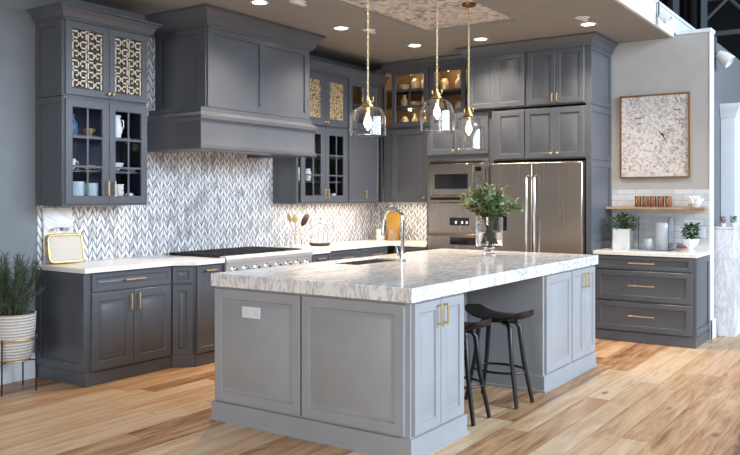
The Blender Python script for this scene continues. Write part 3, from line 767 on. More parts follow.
# faucet
fx, fy = 4.19, -2.62
t = thing('faucet', 'tall chrome pull-down faucet on the marble island', 'faucet', (fx, fy, .961))
lobj('base', [(0, 0), (.032, 0), (.032, .006), (.024, .012), (.022, .06), (.024, .066), (.018, .075)], 'chrome', t, n=24)
bm = bmesh.new(); pts = [(0, 0, .07), (0, 0, .30)]
R_ = .085
for k in range(0, 13): a = PI*k/12; pts.append((0, R_-R_*math.cos(a), .32+R_*1.1*math.sin(a)))
tube(bm, pts, .0135, 14); finish('spout', bm, 'chrome', t)
bm = bmesh.new(); tube(bm, [(0, 2*R_, .322), (0, 2*R_+.003, .27), (0, 2*R_+.008, .20)], [.016, .02, .021], 14); finish('spray_head', bm, 'chrome', t)
bm = bmesh.new(); tube(bm, [(0, 0, .05), (.02, .05, .055)], .012, 12); tube(bm, [(.02, .05, .055), (.022, .075, .12)], .006, 10); finish('lever', bm, 'chrome', t)

# ================================================================== STOOLS
def stool(loc, rz, label):
    t = thing('bar_stool', label, 'stool', loc, rz, 'black bar stools at the island')
    # saddle seat
    bm = bmesh.new(); nx, ny = 20, 14; a, b = .26, .145; g = []
    for s in (1, 0):
        rows = []
        for i in range(nx+1):
            u = -1+2*i/nx
            row = []
            for j in range(ny+1):
                v = -1+2*j/ny
                xx = a*u*math.sqrt(1-.32*v*v); yy = b*v*math.sqrt(1-.42*u*u)
                h = .628+.05*abs(u)**3-.012*(v*v) if s else .588+.046*abs(u)**3+.012*v*v
                row.append(bm.verts.new((xx, yy, h)))
            rows.append(row)
        g.append(rows)
    for s in (0, 1):
        for i in range(nx):
            for j in range(ny): bm.faces.new((g[s][i][j], g[s][i+1][j], g[s][i+1][j+1], g[s][i][j+1]))
    for i in range(nx):
        for j in (0, ny): bm.faces.new((g[0][i][j], g[0][i+1][j], g[1][i+1][j], g[1][i][j]))
    for j in range(ny):
        for i in (0, nx): bm.faces.new((g[0][i][j], g[0][i][j+1], g[1][i][j+1], g[1][i][j]))
    finish('seat', bm, 'seat', t, bevel=.004, smooth=60)
    lobj('swivel_plate', [(0, .575), (.09, .575), (.09, .587), (0, .587)], 'black', t)
    f = .185
    for sx in (-1, 1):
        for sy in (-1, 1):
            bm = bmesh.new()
            tube(bm, [(.05*sx, .04*sy, .575), (.10*sx, .06*sy, .572), (.125*sx, .07*sy, .54), (.15*sx, .085*sy, .3), (.205*sx, .115*sy, .004)], [.016, .016, .018, .016, .014], 10)
            finish('leg', bm, 'black', t)
    bm = bmesh.new(); r = .2
    tube(bm, [(r*math.cos(2*PI*k/28), .75*r*math.sin(2*PI*k/28), .235) for k in range(28)], .009, 8, closed=True); finish('footrest_ring', bm, 'black', t)
    bm = bmesh.new(); r = .135
    return t
stool((4.19, -3.435, 0), PI/2-.08, 'black backless bar stool with saddle seat, farther into the island bay')
stool((3.64, -3.365, 0), PI/2, 'black backless bar stool mostly hidden behind the near island cabinet')

# ================================================================== CEILING LIGHTS
def downlight(x, y, i, label):
    t = thing('downlight', label, 'ceiling light', (x, y, CZ), 0, 'recessed ceiling downlights')
    lobj('trim_ring', [(.062, -.002), (.062, -.006), (.08, -.006), (.084, -.001), (.062, -.001)], 'white', t)
    lobj('lens', [(0, -.003), (.062, -.003), (.062, -.001), (0, -.001)], 'lamp', t)
    d = bpy.data.lights.new('downlight_lamp', 'SPOT'); d.energy = 135; d.color = (1, .82, .64); d.spot_size = math.radians(125); d.spot_blend = 1; d.shadow_soft_size = .05
    o = bpy.data.objects.new('downlight_lamp', d); COL.objects.link(o); o.parent = t; o.location = (0, 0, -.02)
DL = [(4.10, -1.22, 'round recessed downlight near the top edge in front of the hood'), (5.34, -1.18, 'round recessed downlight just right of the hood crown'),
      (6.52, -1.32, 'round recessed downlight before the room corner'), (6.62, -2.08, 'round recessed downlight in front of the two-door top cabinet'),
      (6.55, -3.27, 'round recessed downlight above the right end of the refrigerator cabinets')]
for i, (x, y, l) in enumerate(DL): downlight(x, y, i, l)
def plate(x, y, label):
    t = thing('ceiling_sprinkler', label, 'sprinkler', (x, y, CZ), 0, 'white ceiling fittings')
    lobj('cover_plate', [(0, -.012), (.05, -.01), (.07, -.001), (0, -.001)], 'white', t)
    bm = boxes(((-.1, -.02, -.02), (.1, .02, -.004))); finish('deflector', bm, 'white', t, bevel=.004)
plate(5.02, -1.42-.0, 'white ceiling fitting by the crown, between downlights near first pendant chain') if 0 else None
plate(5.58, -1.35, 'small white ceiling fitting beside the nearest pendant chain')
plate(4.28, -1.50, 'small white ceiling fitting at the top edge left of the tray')
plate(6.25, -3.32, 'small white ceiling fitting right of the downlight near the open ceiling edge')

# pendants
PZ = CZ+.035
def pendant(x, y, zb, prof, label, hgt, cap_r=.03):
    """prof: outer profile of the glass from the rim up, relative to rim z"""
    t = thing('pendant_light', label, 'pendant light', (x, y, 0), 0, 'glass pendants over the island')
    lobj('canopy', [(0, PZ-.03), (.03, PZ-.03), (.062, PZ-.02), (.066, PZ-.001), (0, PZ-.001)], 'bronze', t)
    th = .006
    inner = [(max(r-th, .001), z-(th if i == len(prof)-1 else 0)) for i, (r, z) in enumerate(prof)]
    bm = bmesh.new(); lathe(bm, [(r, z+zb) for r, z in prof]+[(r, z+zb) for r, z in inner[::-1]], n=40, closed=True)
    finish('glass_shade', bm, 'glass', t)
    zt_ = zb+hgt
    lobj('socket_cap', [(0, zt_+.075), (.012, zt_+.072), (.016, zt_+.05), (.026, zt_+.045), (.03, zt_+.02), (.044, zt_+.014), (.046, zt_+.002), (.018, zt_-.002), (.018, zt_-.045), (0, zt_-.045)], 'gold', t)
    for q in range(4):
        bm = bmesh.new(); a = q*PI/2+.5; tube(bm, [(.024*math.cos(a), .024*math.sin(a), zt_+.03), (.04*math.cos(a), .04*math.sin(a), zt_+.045), (.036*math.cos(a), .036*math.sin(a), zt_+.07)], [.005, .005, .007], 8)
        finish('socket_arm', bm, 'gold', t)
    # chain links
    bm = bmesh.new(); z = zt_+.075; k = 0
    while z < PZ-.035:
        L, wd = .017, .0075
        ring = []
        for q in range(12):
            a = 2*PI*q/12; u = wd*math.cos(a); v = L*math.sin(a)
            ring.append((u if k % 2 else 0, 0 if k % 2 else u, z+L*.8+v))
        tube(bm, ring, .0024, 6, closed=True); z += L*1.62; k += 1
    tube(bm, [(.004, .004, zt_+.07), (.004, .004, PZ-.02)], .0022, 6)
    o = finish('chain', bm, 'chain', t); o['kind'] = 'stuff'
    # bulb
    zb_ = zt_-.045
    lobj('bulb', [(.012, zb_), (.013, zb_-.02), (.028, zb_-.055), (.03, zb_-.075), (.022, zb_-.10), (0, zb_-.112)], 'bulb', t, n=24)
    bm = bmesh.new(); pts = [(.012*math.cos(q*1.3), .012*math.sin(q*1.3), zb_-.03-.005*q) for q in range(11)]
    tube(bm, pts, .003, 6); finish('filament', bm, 'fil', t)
    d = bpy.data.lights.new('pendant_lamp', 'POINT'); d.energy = 7; d.color = (1, .72, .42); d.shadow_soft_size = .006
    o = bpy.data.objects.new('pendant_lamp', d); COL.objects.link(o); o.parent = t; o.location = (0, 0, zb_-.118)
M['bronze'] = plain('antique bronze', srgb(140, 100, 56), .35, .9)
pendant(3.66, -2.66, 1.897, [(.131, 0), (.134, .004), (.131, .02), (.131, .12), (.124, .16), (.104, .192), (.07, .206), (.03, .21)], 'gold chain pendant with a squat wide clear glass dome, nearest and leftmost', .21)
pendant(4.66, -2.66, 1.996, [(.141, 0), (.144, .004), (.141, .03), (.141, .15), (.13, .21), (.102, .25), (.055, .272), (.03, .275)], 'gold chain pendant with a tall rounded clear glass dome, middle of the three', .275)
pendant(5.30, -2.62, 1.883, [(.138, 0), (.141, .004), (.138, .02), (.138, .185), (.132, .198), (.11, .203), (.107, .215), (.104, .25), (.09, .28), (.05, .298), (.03, .30)], 'gold chain pendant with a stepped clear glass shade, farthest and rightmost', .30)

# slim LED strips fixed under the wall cabinets
def strip(x0, x1, y0, y1, z, e, label):
    t = thing('cabinet_light_strip', label, 'light', ((x0+x1)/2, (y0+y1)/2, z))
    hx, hy = (x1-x0)/2, (y1-y0)/2
    finish('housing', boxes(((-hx, -hy, -.008), (hx, hy, -.001))), 'white', t)
    d = bpy.data.lights.new('strip_lamp', 'AREA'); d.shape = 'RECTANGLE'; d.size = 2*hx; d.size_y = 2*hy; d.energy = e; d.color = (1, .84, .64)
    o = bpy.data.objects.new('strip_lamp', d); COL.objects.link(o); o.parent = t; o.location = (0, 0, -.012)
strip(5.75, 7.2, -.24, -.22, ZU, 4.5, 'slim light strip under the glass-door cabinet right of the hood')
strip(7.45, 7.47, -1.1, -.5, 1.40, 2.2, 'slim light strip under the wall cabinet beside the microwave')
strip(2.85, 3.5, -.24, -.22, ZU, .4, 'slim light strip under the left six-pane cabinet')

# ================================================================== THINGS ON AND IN THE LEFT RUN
def dish(kind, x, y, z, mat, label, s=1.0, group='dishes behind the glass doors'):
    P = {
     'bowl': [(0, 0), (.03, 0), (.032, .006), (.06, .04), (.068, .065), (.064, .065), (.055, .04), (.028, .012), (0, .01)],
     'plate': [(0, 0), (.05, 0), (.085, .014), (.085, .018), (.05, .006), (0, .006)],
     'cup': [(0, 0), (.028, 0), (.036, .03), (.038, .08), (.035, .08), (.032, .03), (.026, .008), (0, .008)],
     'vase': [(0, 0), (.035, 0), (.05, .04), (.048, .09), (.02, .13), (.025, .16), (.021, .16), (.016, .13), (0, .12)],
     'pitcher': [(0, 0), (.04, 0), (.055, .05), (.048, .11), (.036, .14), (.045, .17), (.041, .17), (.03, .14), (0, .12)],
     'tumbler': [(0, 0), (.03, 0), (.034, .1), (.031, .1), (.027, .006), (0, .006)],
     'jar': [(0, 0), (.045, 0), (.05, .02), (.05, .1), (.03, .12), (.03, .135), (0, .14)]}[kind]
    o = lobj({'cup': 'mug', 'jar': 'storage_jar'}.get(kind, kind), [(r*s, h*s) for r, h in P], mat, n=22); o.location = (x, y, z)
    if kind in ('pitcher', 'cup'):
        bm = bmesh.new(); r0 = .036 if kind == 'cup' else .047; h0, h1 = (.02, .065) if kind == 'cup' else (.04, .14)
        tube(bm, [(s*r0, 0, s*h1), (s*(r0+.03), 0, s*(h1-.005)), (s*(r0+.032), 0, s*(h0+h1)/2), (s*r0, 0, s*h0)], .005*s, 8); finish('handle', bm, mat, o)
    tag(o, label, {'cup': 'mug', 'storage_jar': 'jar'}.get(kind, kind), group); return o
zb0 = ZU+.022; z1 = 1.675+.0095; z2 = 1.96+.0095; yy = -.235
for i in range(5): dish('bowl', 2.93, yy-.05, zb0+i*.024, 'bluep', 'pale blue bowl in the bottom left stack, behind the left glass door', 1.15, 'stacked pale blue bowls behind left glass door')
for i in range(5): dish('bowl', 3.09, yy-.03, zb0+i*.024, 'bluep', 'pale blue bowl in the bottom stack beside the brass pulls, left glass door', 1.0, 'second stack of pale blue bowls behind left glass door')
for i in range(4): dish('bowl', 3.33, yy-.05, zb0+i*.03, 'porc', 'white bowl in the bottom stack behind the right six-pane glass door', 1.0, 'stacked white bowls behind right glass door')
dish('cup', 3.46, yy-.05, zb0, 'bluep', 'pale mug on the bottom shelf right of the white bowls')
dish('cup', 2.90, yy-.03, z1, 'porc', 'white mug on the middle shelf at far left of the dish cabinet', 1.1)
for i in range(3): dish('plate', 3.08, yy, z1+i*.014, 'tan', 'tan plate stacked on the middle shelf behind the left glass door', .8, 'tan plates on the middle shelf')
dish('bowl', 3.33, yy-.04, z1, 'porc', 'white bowl alone on the middle shelf behind the right glass door', 1.05)
dish('plate', 3.48, yy-.02, z1, 'porc', 'white plate on the middle shelf at the right end', .8)
dish('vase', 2.93, yy, z2, 'blued', 'blue vase on the top shelf behind the left glass door', 1.05)
dish('bowl', 3.09, yy, z2, 'tan', 'tan bowl on the top shelf behind the left glass door', .9)
dish('pitcher', 3.33, yy-.04, z2, 'porc', 'white pitcher on the top shelf behind the right glass door', 1.1)
z1 = 1.64+.0095; z2 = 1.92+.0095
dish('pitcher', 5.80, yy, z1, 'porc', 'white pitcher on the middle shelf right of the hood', .85)
dish('pitcher', 5.98, yy, z1, 'porc', 'second white pitcher on the middle shelf, closer to the door stile', .8)
dish('tumbler', 5.80, yy, zb0, 'glass', 'clear tumbler at the bottom left of the cabinet right of the hood')
dish('bowl', 5.97, yy, zb0, 'bluep', 'pale bowl on the bottom shelf beside the clear tumbler', .9)
dish('cup', 6.27, yy-.04, zb0, 'porc', 'white mug on the bottom shelf behind the rightmost glass door', 1.15)
dish('cup', 6.39, yy-.04, zb0, 'porc', 'white mug next to its twin, nearer the plain corner cabinet', 1.15)
# golden glassware in the lit top cabinets
def glassware(cx, cy, z, kind, lab, s=1.0, m='amber'): dish(kind, cx, cy, z, m, lab, s, 'golden glassware in the top cabinets')
gw = [('jar', 'tumbler', 'vase')]
def cablamp(x, y, z, e=2.2):
    d = bpy.data.lights.new('cabinet_lamp', 'POINT'); d.energy = e; d.color = (1, .80, .55); d.shadow_soft_size = .02
    o = bpy.data.objects.new('cabinet_lamp', d); COL.objects.link(o); o.location = (x, y, z)
cx = 7.5
for zi, zz, nm in ((0, 2.3415, 'bottom'), (1, 2.5895, 'middle'), (2, 2.8095, 'top')):
    for j, (yy_, side) in enumerate(((-.60, 'left'), (-.76, 'centre'), (-.90, 'right'))):
        glassware(cx-.03, yy_, zz, ('jar', 'vase', 'bowl')[(zi+j) % 3], 'golden %s at %s of the %s shelf, glass cabinet near the room corner' % (('jar', 'vase', 'bowl')[(zi+j) % 3], side, nm), 1.0 if zi else 1.0)
for zi, zz, nm in ((0, 2.4615, 'bottom'), (1, 2.7545, 'top')):
    for j, (yy_, side) in enumerate(((-1.17, 'left'), (-1.38, 'right'))):
        glassware(cx-.03, yy_, zz, ('vase', 'jar')[(zi+j) % 2], 'golden %s at %s of the %s shelf, glass cabinet above the microwave' % (('vase', 'jar')[(zi+j) % 2], side, nm), 1.15)
for zz, nm in ((2.2865, 'lower'), (2.5695, 'upper')): glassware(6.77, -.2, zz, 'jar', 'golden jar on the %s shelf of the small corner glass cabinet' % nm, 1.1)
cablamp(7.40, -.72, 3.0); cablamp(7.40, -.72, 2.55, 1.2); cablamp(7.40, -1.26, 3.0); cablamp(6.77, -.3, 2.83, 1.5)

# marble board with handle slot, leaning on the tile
t = thing('serving_board', 'white marble serving board leaning on the mosaic behind the gold framed tray', 'board', (2.95, -.05, .9165))
bm = bmesh.new(); n = 10; w_, h_ = .135, .42
def rr(w, h0, h1, r):
    P = []
    for cx_, cz_, a0 in ((w-r, h1-r, 0), (-w+r, h1-r, PI/2), (-w+r, h0+r, PI), (w-r, h0+r, 1.5*PI)):
        for k in range(6): a = a0+PI/2*k/5; P.append((cx_+r*math.cos(a), cz_+r*math.sin(a)))
    return P
def slab(bm, loops_out, loops_in, y0, y1, yf=None):
    O1 = [bm.verts.new((x, y0, z)) for x, z in loops_out]; O2 = [bm.verts.new((x, y1, z)) for x, z in loops_out]
    N = len(O1)
    for i in range(N): bm.faces.new((O1[i], O1[(i+1) % N], O2[(i+1) % N], O2[i]))
    if loops_in:
        I1 = [bm.verts.new((x, y0, z)) for x, z in loops_in]; I2 = [bm.verts.new((x, y1, z)) for x, z in loops_in]
        for i in range(N):
            j = (i+1) % N
            bm.faces.new((O1[i], O1[j], I1[j], I1[i])); bm.faces.new((O2[i], I2[i], I2[j], O2[j])); bm.faces.new((I1[i], I2[i], I2[j], I1[j]))
    else: bm.faces.new(O1); bm.faces.new(O2[::-1])
slab(bm, rr(.135, 0, .46, .02), rr(.05, .265, .295, .014), -.009, .009)
o = finish('board', bm, 'marble2', t); o.rotation_euler = (-.07, 0, 0)
for s in (-1, 1):
    bm = bmesh.new(); tube(bm, [(s*.07, -.012, .28), (s*.07, -.03, .28)], [.014, .011], 12); o2 = finish('brass_stud', bm, 'brass', t)
t = thing('framed_tray', 'gold rimmed rectangular tray with cream face leaning against the marble board', 'tray', (2.96, -.145, .9195), -.1)
bm = bmesh.new(); P = rr(.15, .012, .235, .035); tube(bm, [(x, 0, z) for x, z in P], .011, 10, closed=True)
P2 = rr(.155, .02, .24, .03); 
f = finish('gold_rim', bm, 'gold', t); f.rotation_euler = (-.2, 0, 0)
bm = bmesh.new(); slab(bm, rr(.143, .018, .228, .03), None, .0, .006); f2 = finish('face', bm, 'page', t); f2.rotation_euler = (-.2, 0, 0)
bm = bmesh.new(); tube(bm, [(x, .03, z) for x, z in rr(.15, .022, .245, .035)], .006, 8, closed=True); f3 = finish('rear_rim', bm, 'gold', t); f3.rotation_euler = (-.2, 0, 0)

# utensils in a glass vessel
ux, uy = 5.70, -.30
t = thing('utensil_crock', 'clear glass crock full of utensils at the right edge of the range', 'crock', (ux, uy, .916))
lobj('glass', [(0, 0), (.055, 0), (.065, .05), (.055, .14), (.06, .17), (.056, .17), (.051, .14), (.06, .05), (.05, .006), (0, .006)], 'glass', t)
def utensil(name, label, base, tip, kind, mat):
    b = Vector(base); e = Vector(tip); o = thing(name, label, name.split('_')[-1], (ux, uy, .916))
    bm = bmesh.new(); tube(bm, [b, b.lerp(e, .75)], .005, 8); finish('handle', bm, mat if kind != 'w' else 'brass', o)
    bm = bmesh.new(); d = (e-b).normalized(); m = b.lerp(e, .72)
    for k in range(1):
        q = Matrix.Translation(m+d*.045) @ d.to_track_quat('Z', 'Y').to_matrix().to_4x4() @ Matrix.Diagonal((.05 if kind == 'w' else .04, .012, .08 if kind == 'w' else .05, 1))
        bmesh.ops.create_uvsphere(bm, u_segments=14, v_segments=10, radius=1, matrix=q)
    finish('blade', bm, mat if kind != 'w' else 'walnut', o)
utensil('brass_ladle', 'brass ladle leaning left in the glass crock', (.01, 0, .02), (-.10, .03, .38), 'b', 'brass')
utensil('brass_spoon', 'upright brass spoon in the glass crock', (0, .01, .02), (-.02, -.01, .37), 'b', 'brass')
utensil('wooden_spatula', 'dark walnut spatula leaning right in the glass crock', (-.01, 0, .02), (.16, -.02, .35), 'w', 'walnut')
# cloche
t = thing('cloche', 'glass dome cloche with looped handle on a dark wooden base', 'cloche', (6.10, -.32, .916))
lobj('base', [(0, 0), (.10, 0), (.12, .012), (.12, .03), (0, .03)], 'walnut', t)
lobj('dome', [(.110, .032), (.122, .07), (.122, .13), (.104, .19), (.06, .235), (.0, .25), (0, .247), (.058, .231), (.101, .188), (.119, .13), (.119, .07), (.107, .032)], 'pane', t)
bm = bmesh.new(); tube(bm, [(.024*math.cos(a), 0, .279+.03*math.sin(a)) for a in [2*PI*k/16 for k in range(16)]], .005, 8, closed=True); finish('handle', bm, 'chrome', t)
# boards and jars near the corner
for i, (x, y, s, lb) in enumerate(((7.50, -.22, 0, 'left'), (7.50, -.40, 0, 'right'))):
    t = thing('storage_jar', 'cream ceramic canister in the room corner, %s of the pair' % lb, 'jar', (x, y, .916))
    lobj('jar_body', [(0, 0), (.06, 0), (.065, .02), (.065, .14), (0, .14)], ('pot', 'tan')[i], t); lobj('lid', [(0, .141), (.067, .141), (.067, .155), (0, .158)], 'shelf', t)
t = tag(finish('cutting_board', boxes(((-.13, -.01, 0), (.13, .01, .36))), 'yellow', bevel=.006), 'yellow beech cutting board leaning behind the canisters in the corner', 'board')
t.location = (7.625, -.29, .918); t.rotation_euler = (-.1, 0, -PI/2+.05)

# ================================================================== BOUQUET ON ISLAND
def leafmesh(bm, base, d, L, W, up=None):
    d = Vector(d).normalized(); base = Vector(base)
    r = d.cross(Vector((random.uniform(-.4, .4), random.uniform(-.4, .4), 1))).normalized(); nrm = r.cross(d).normalized()
    pts = [(0, 0), (.3, .8), (.55, 1), (.8, .7), (1, 0)]
    c = [bm.verts.new(base+d*L*t_-nrm*L*.18*t_*t_) for t_, _ in pts]
    l = [bm.verts.new(base+d*L*t_-r*W*w_*.5+nrm*W*.12-nrm*L*.18*t_*t_) for t_, w_ in pts[1:-1]]
    q = [bm.verts.new(base+d*L*t_+r*W*w_*.5+nrm*W*.12-nrm*L*.18*t_*t_) for t_, w_ in pts[1:-1]]
    for s in (l, q):
        bm.faces.new((c[0], s[0], c[1])); bm.faces.new((c[1], s[0], s[1], c[2])); bm.faces.new((c[2], s[1], s[2], c[3])); bm.faces.new((c[3], s[2], c[4]))
vx, vy = 5.20, -2.87
t = thing('glass_vase', 'footed clear cylinder glass vase on the far end of the island', 'vase', (vx, vy, .9615))
lobj('bowl', [(0, .075), (.11, .078), (.116, .085), (.116, .33), (.111, .33), (.111, .088), (0, .083)], 'glass', t, n=36)
lobj('foot', [(0, 0), (.055, 0), (.055, .01), (.04, .02), (.038, .055), (.05, .0745), (0, .0745)], 'glass', t, n=28)
lobj('water', [(0, .0835), (.1105, .0885), (.1105, .2), (0, .2)], 'glass', t, n=36)
t = thing('bouquet', 'loose bouquet of sage and dark green foliage with cream blooms in the glass vase', 'bouquet', (vx, vy, .9615))
bs = bmesh.new(); L1 = bmesh.new(); L2 = bmesh.new(); L3 = bmesh.new(); L4 = bmesh.new()
for i in range(58):
    a = random.uniform(0, 2*PI); R1 = random.uniform(.05, .34); H1 = .63-R1*.6+random.uniform(-.08, .03)
    b0 = Vector((.05*math.cos(a+2), .05*math.sin(a+2), .10)); b1 = Vector((.05*math.cos(a), .05*math.sin(a), .32)); b2 = Vector((R1*math.cos(a), R1*math.sin(a), H1))
    m = b1.lerp(b2, .5)+Vector((0, 0, .03)); tube(bs, [b0, b1, m, b2], [.003, .003, .0022, .0015], 5)
    tgt = (L1, L2, L3, L1, L2)[i % 5] if R1 > .1 else L2
    if i % 11 == 0: tgt = L4
    for k in range(17):
        f_ = random.uniform(.15, 1); p = b1.lerp(m, f_*2) if f_ < .5 else m.lerp(b2, f_*2-1)
        d = (b2-b1).normalized()*.7+Vector((random.uniform(-1, 1), random.uniform(-1, 1), random.uniform(-.5, .8)))
        leafmesh(tgt, p, d, random.uniform(.045, .085), random.uniform(.02, .036))
finish('stems', bs, 'stem', t)
for b_, m_, nm in ((L1, 'leaf', 'foliage'), (L2, 'leaf2', 'foliage'), (L3, 'leafd', 'foliage'), (L4, 'redl', 'foliage')): finish(nm, b_, m_, t)
for i in range(12):
    a = random.uniform(0, 2*PI); r = random.uniform(.04, .2); z = .56-r*.6+random.uniform(-.04, .02)
    bm = bmesh.new()
    for k in range(16):
        d = Vector((random.uniform(-1, 1), random.uniform(-1, 1), random.uniform(-.3, 1))); leafmesh(bm, (r*math.cos(a), r*math.sin(a), z), d, .024, .017)
    finish('flower', bm, 'bloom', t)

# ================================================================== BUFFET CORNER
sx = 7.4835
t = tag(finish('wall_shelf', boxes(((7.50, -4.14, 1.335), (7.683, -3.135, 1.36))), 'shelf', bevel=.002), 'pale oak wall shelf with copper mugs below the framed artwork', 'shelf')
for i in range(5):
    y = -3.46-i*.078
    o = lobj('copper_mug', [(0, 0), (.03, 0), (.033, .01), (.033, .115), (.03, .115), (.029, .01), (0, .008)], 'copper', n=20); o.location = (7.58, y, 1.3605)
    bm = bmesh.new(); tube(bm, [(-.03, 0, .09), (-.055, 0, .088), (-.057, 0, .04), (-.03, 0, .03)], .004, 8); finish('handle', bm, 'brass', o)
    tag(o, ('leftmost copper tumbler in the row on the oak shelf', 'copper tumbler, second from left on the oak shelf', 'middle copper tumbler of five on the oak shelf', 'copper tumbler, second from right on the oak shelf', 'rightmost copper tumbler of the row, closest to the white coral')[i], 'mug', 'copper tumblers on the oak shelf')
# coral
t = thing('coral_bowl', 'white coral piece on the right end of the oak shelf', 'coral', (7.585, -4.03, 1.3605))
lobj('bowl', [(0, 0), (.04, 0), (.075, .04), (.07, .04), (.038, .008), (0, .006)], 'coral', t)
bm = bmesh.new()
for i in range(26):
    a = random.uniform(0, 2*PI); r = random.uniform(.01, .05); e = Vector((r*2.0*math.cos(a)*.6, r*2*math.sin(a), random.uniform(.06, .12)))
    tube(bm, [(r*math.cos(a)*.5, r*math.sin(a)*.5, .02), tuple(e*.7), tuple(e)], [.012, .01, .007], 7)
finish('coral_branches', bm, 'coral', t)
# planter
t = thing('planter', 'square white planter below the oak shelf beside the refrigerator panel', 'planter', (7.40, -3.355, .9155))
bm = boxes(((-.085, -.085, 0), (.085, .085, .012)), ((-.085, -.085, .012), (-.073, .085, .215)), ((.073, -.085, .012), (.085, .085, .215)), ((-.073, -.085, .012), (.073, -.073, .215)), ((-.073, .073, .012), (.073, .085, .215)))
finish('pot', bm, 'pot', t, bevel=.003)
finish('soil', boxes(((-.072, -.072, .012), (.072, .072, .195))), 'soil', t)
bm = bmesh.new()
for i in range(420):
    a = random.uniform(0, 2*PI); r = random.uniform(0, .18)*random.uniform(.5, 1); z = .21+random.uniform(0, .15)*(1.15-r*2)
    leafmesh(bm, (r*math.cos(a), r*math.sin(a), max(.205, z)), (math.cos(a)*.7+random.uniform(-.5, .5), math.sin(a)*.7+random.uniform(-.5, .5), random.uniform(-.2, .9)), random.uniform(.03, .055), random.uniform(.012, .022))
finish('foliage', bm, 'leafd', t)
bm = bmesh.new()
for i in range(16):
    a = random.uniform(0, 2*PI); r = random.uniform(.03, .1); tube(bm, [(.02*math.cos(a), .02*math.sin(a), .18), (r*.6*math.cos(a), r*.6*math.sin(a), .27), (r*math.cos(a), r*math.sin(a), .30+random.uniform(0, .04))], .0025, 5)
finish('stems', bm, 'stem', t)
# acrylic stand with porcelain
t = thing('display_case', 'clear acrylic display box with white porcelain in front of the marble tile', 'display case', (7.42, -3.69, .9155))
bm = bmesh.new(); t_ = .006; a, b, h = .12, .15, .34
box(bm, (-a, -b, 0), (a, b, t_)); box(bm, (-a, -b, t_), (-a+t_, b, h)); box(bm, (a-t_, -b, t_), (a, b, h)); box(bm, (-a+t_, -b, t_), (a-t_, -b+t_, h)); box(bm, (-a+t_, b-t_, t_), (a-t_, b, h)); box(bm, (-a, -b, h), (a, b, h+t_))
finish('box', bm, 'frost', t)
def thing_lathe(name, prof, mat, loc, label, cat):
    o = lobj(name, prof, mat, n=24); o.location = loc; return tag(o, label, cat)
thing_lathe('pitcher', [(0, 0), (.04, 0), (.05, .05), (.04, .10), (.034, .115), (.031, .115), (0, .10)], 'porc', (7.38, -3.62, .922), 'small white porcelain pitcher at left inside the acrylic box', 'pitcher')
thing_lathe('canister', [(0, 0), (.062, 0), (.065, .01), (.065, .26), (.05, .275), (0, .28)], 'porc', (7.43, -3.745, .922), 'large white porcelain canister at right inside the acrylic box', 'canister')
# books
for i, (z, m, l) in enumerate(((.9155, 'page', 'cream book lying flat at the bottom beside the white bowl'), (.94, 'red', 'red book lying on the cream one'), (.965, 'plumb', 'blue book on top of the small pile'))):
    o = finish('book', boxes(((-.08, -.055, 0), (.08, .055, .0245))), m, bevel=.002); o.location = (7.52, -3.93, z); o.rotation_euler = (0, 0, .1*i)
    tag(o, l, 'book', 'small pile of books by the bowl planter')
# bowl planter
t = thing('planter', 'white footed bowl planter with dark leafy plant, right end of the quartz top', 'planter', (7.37, -4.035, .9155))
lobj('bowl', [(0, 0), (.045, 0), (.04, .012), (.022, .025), (.03, .045), (.07, .075), (.088, .13), (.083, .13), (.065, .08), (0, .06)], 'porc', t)
lobj('soil', [(0, .08), (.066, .085), (.08, .118), (0, .12)], 'soil', t)
bm = bmesh.new()
for i in range(170):
    a = random.uniform(0, 2*PI); r = random.uniform(0, .06); z = .13+random.uniform(0, .15)
    leafmesh(bm, (r*math.cos(a), r*math.sin(a), z), (math.cos(a)+random.uniform(-.4, .4), math.sin(a)+random.uniform(-.4, .4), random.uniform(-.5, .8)), random.uniform(.04, .06), random.uniform(.024, .036))
finish('foliage', bm, 'leafd', t)
bm = bmesh.new(); tube(bm, [(0, 0, .11), (.005, .005, .25)], .005, 6); finish('stem', bm, 'stem', t)
o = thing_lathe('bottle', [(0, 0), (.02, 0), (.022, .05), (.012, .09), (.008, .14), (0, .14)], 'bluep', (7.24, -4.055, .9155), 'small pale bottle standing before the bowl planter', 'bottle')
t = thing('wall_outlet', 'white wall outlet on the marble tile near the wall end', 'outlet', (7.6845, -4.08, 1.10), -PI/2)
finish('plate', boxes(((-.035, -.005, -.057), (.035, 0, .057))), 'porc', t, bevel=.001)
for q in (-.025, .025): finish('socket', boxes(((-.014, -.007, q-.014), (.014, -.005, q+.014))), 'white', t)
# artwork
t = thing('framed_artwork', 'abstract black on cream artwork in thin bronze frame on the grey wall', 'artwork', (7.695, -3.60, 0), -PI/2)
AW, Z0, Z1 = .36, 1.67, 2.56
finish('canvas', boxes(((-AW+.014, -.006, Z0+.014), (AW-.014, -.018, Z1-.014))), 'art', t)
bm = bmesh.new()
R = rectloops(bm, -AW, AW, Z0, Z1, [(0, -.002), (0, -.038), (.012, -.038), (.012, -.002)], fill=False, fillback=False)
for k in range(4): bm.faces.new((R[3][k], R[3][(k+1) % 4], R[0][(k+1) % 4], R[0][k]))
finish('frame', bm, 'bronze', t)
bm = bmesh.new()
def stroke(bm, pts, ws):
    P = [Vector(p) for p in pts]; L = []
    for i, p in enumerate(P):
        d = (P[min(i+1, len(P)-1)]-P[max(i-1, 0)]).normalized(); n_ = Vector((-d.y, d.x))*ws[i]/2
        L.append((bm.verts.new((p.x+n_.x, -.0195, p.y+n_.y)), bm.verts.new((p.x-n_.x, -.0195, p.y-n_.y))))
    for A, B in zip(L, L[1:]): bm.faces.new((A[0], A[1], B[1], B[0]))
cxs, cz = .085, 2.13
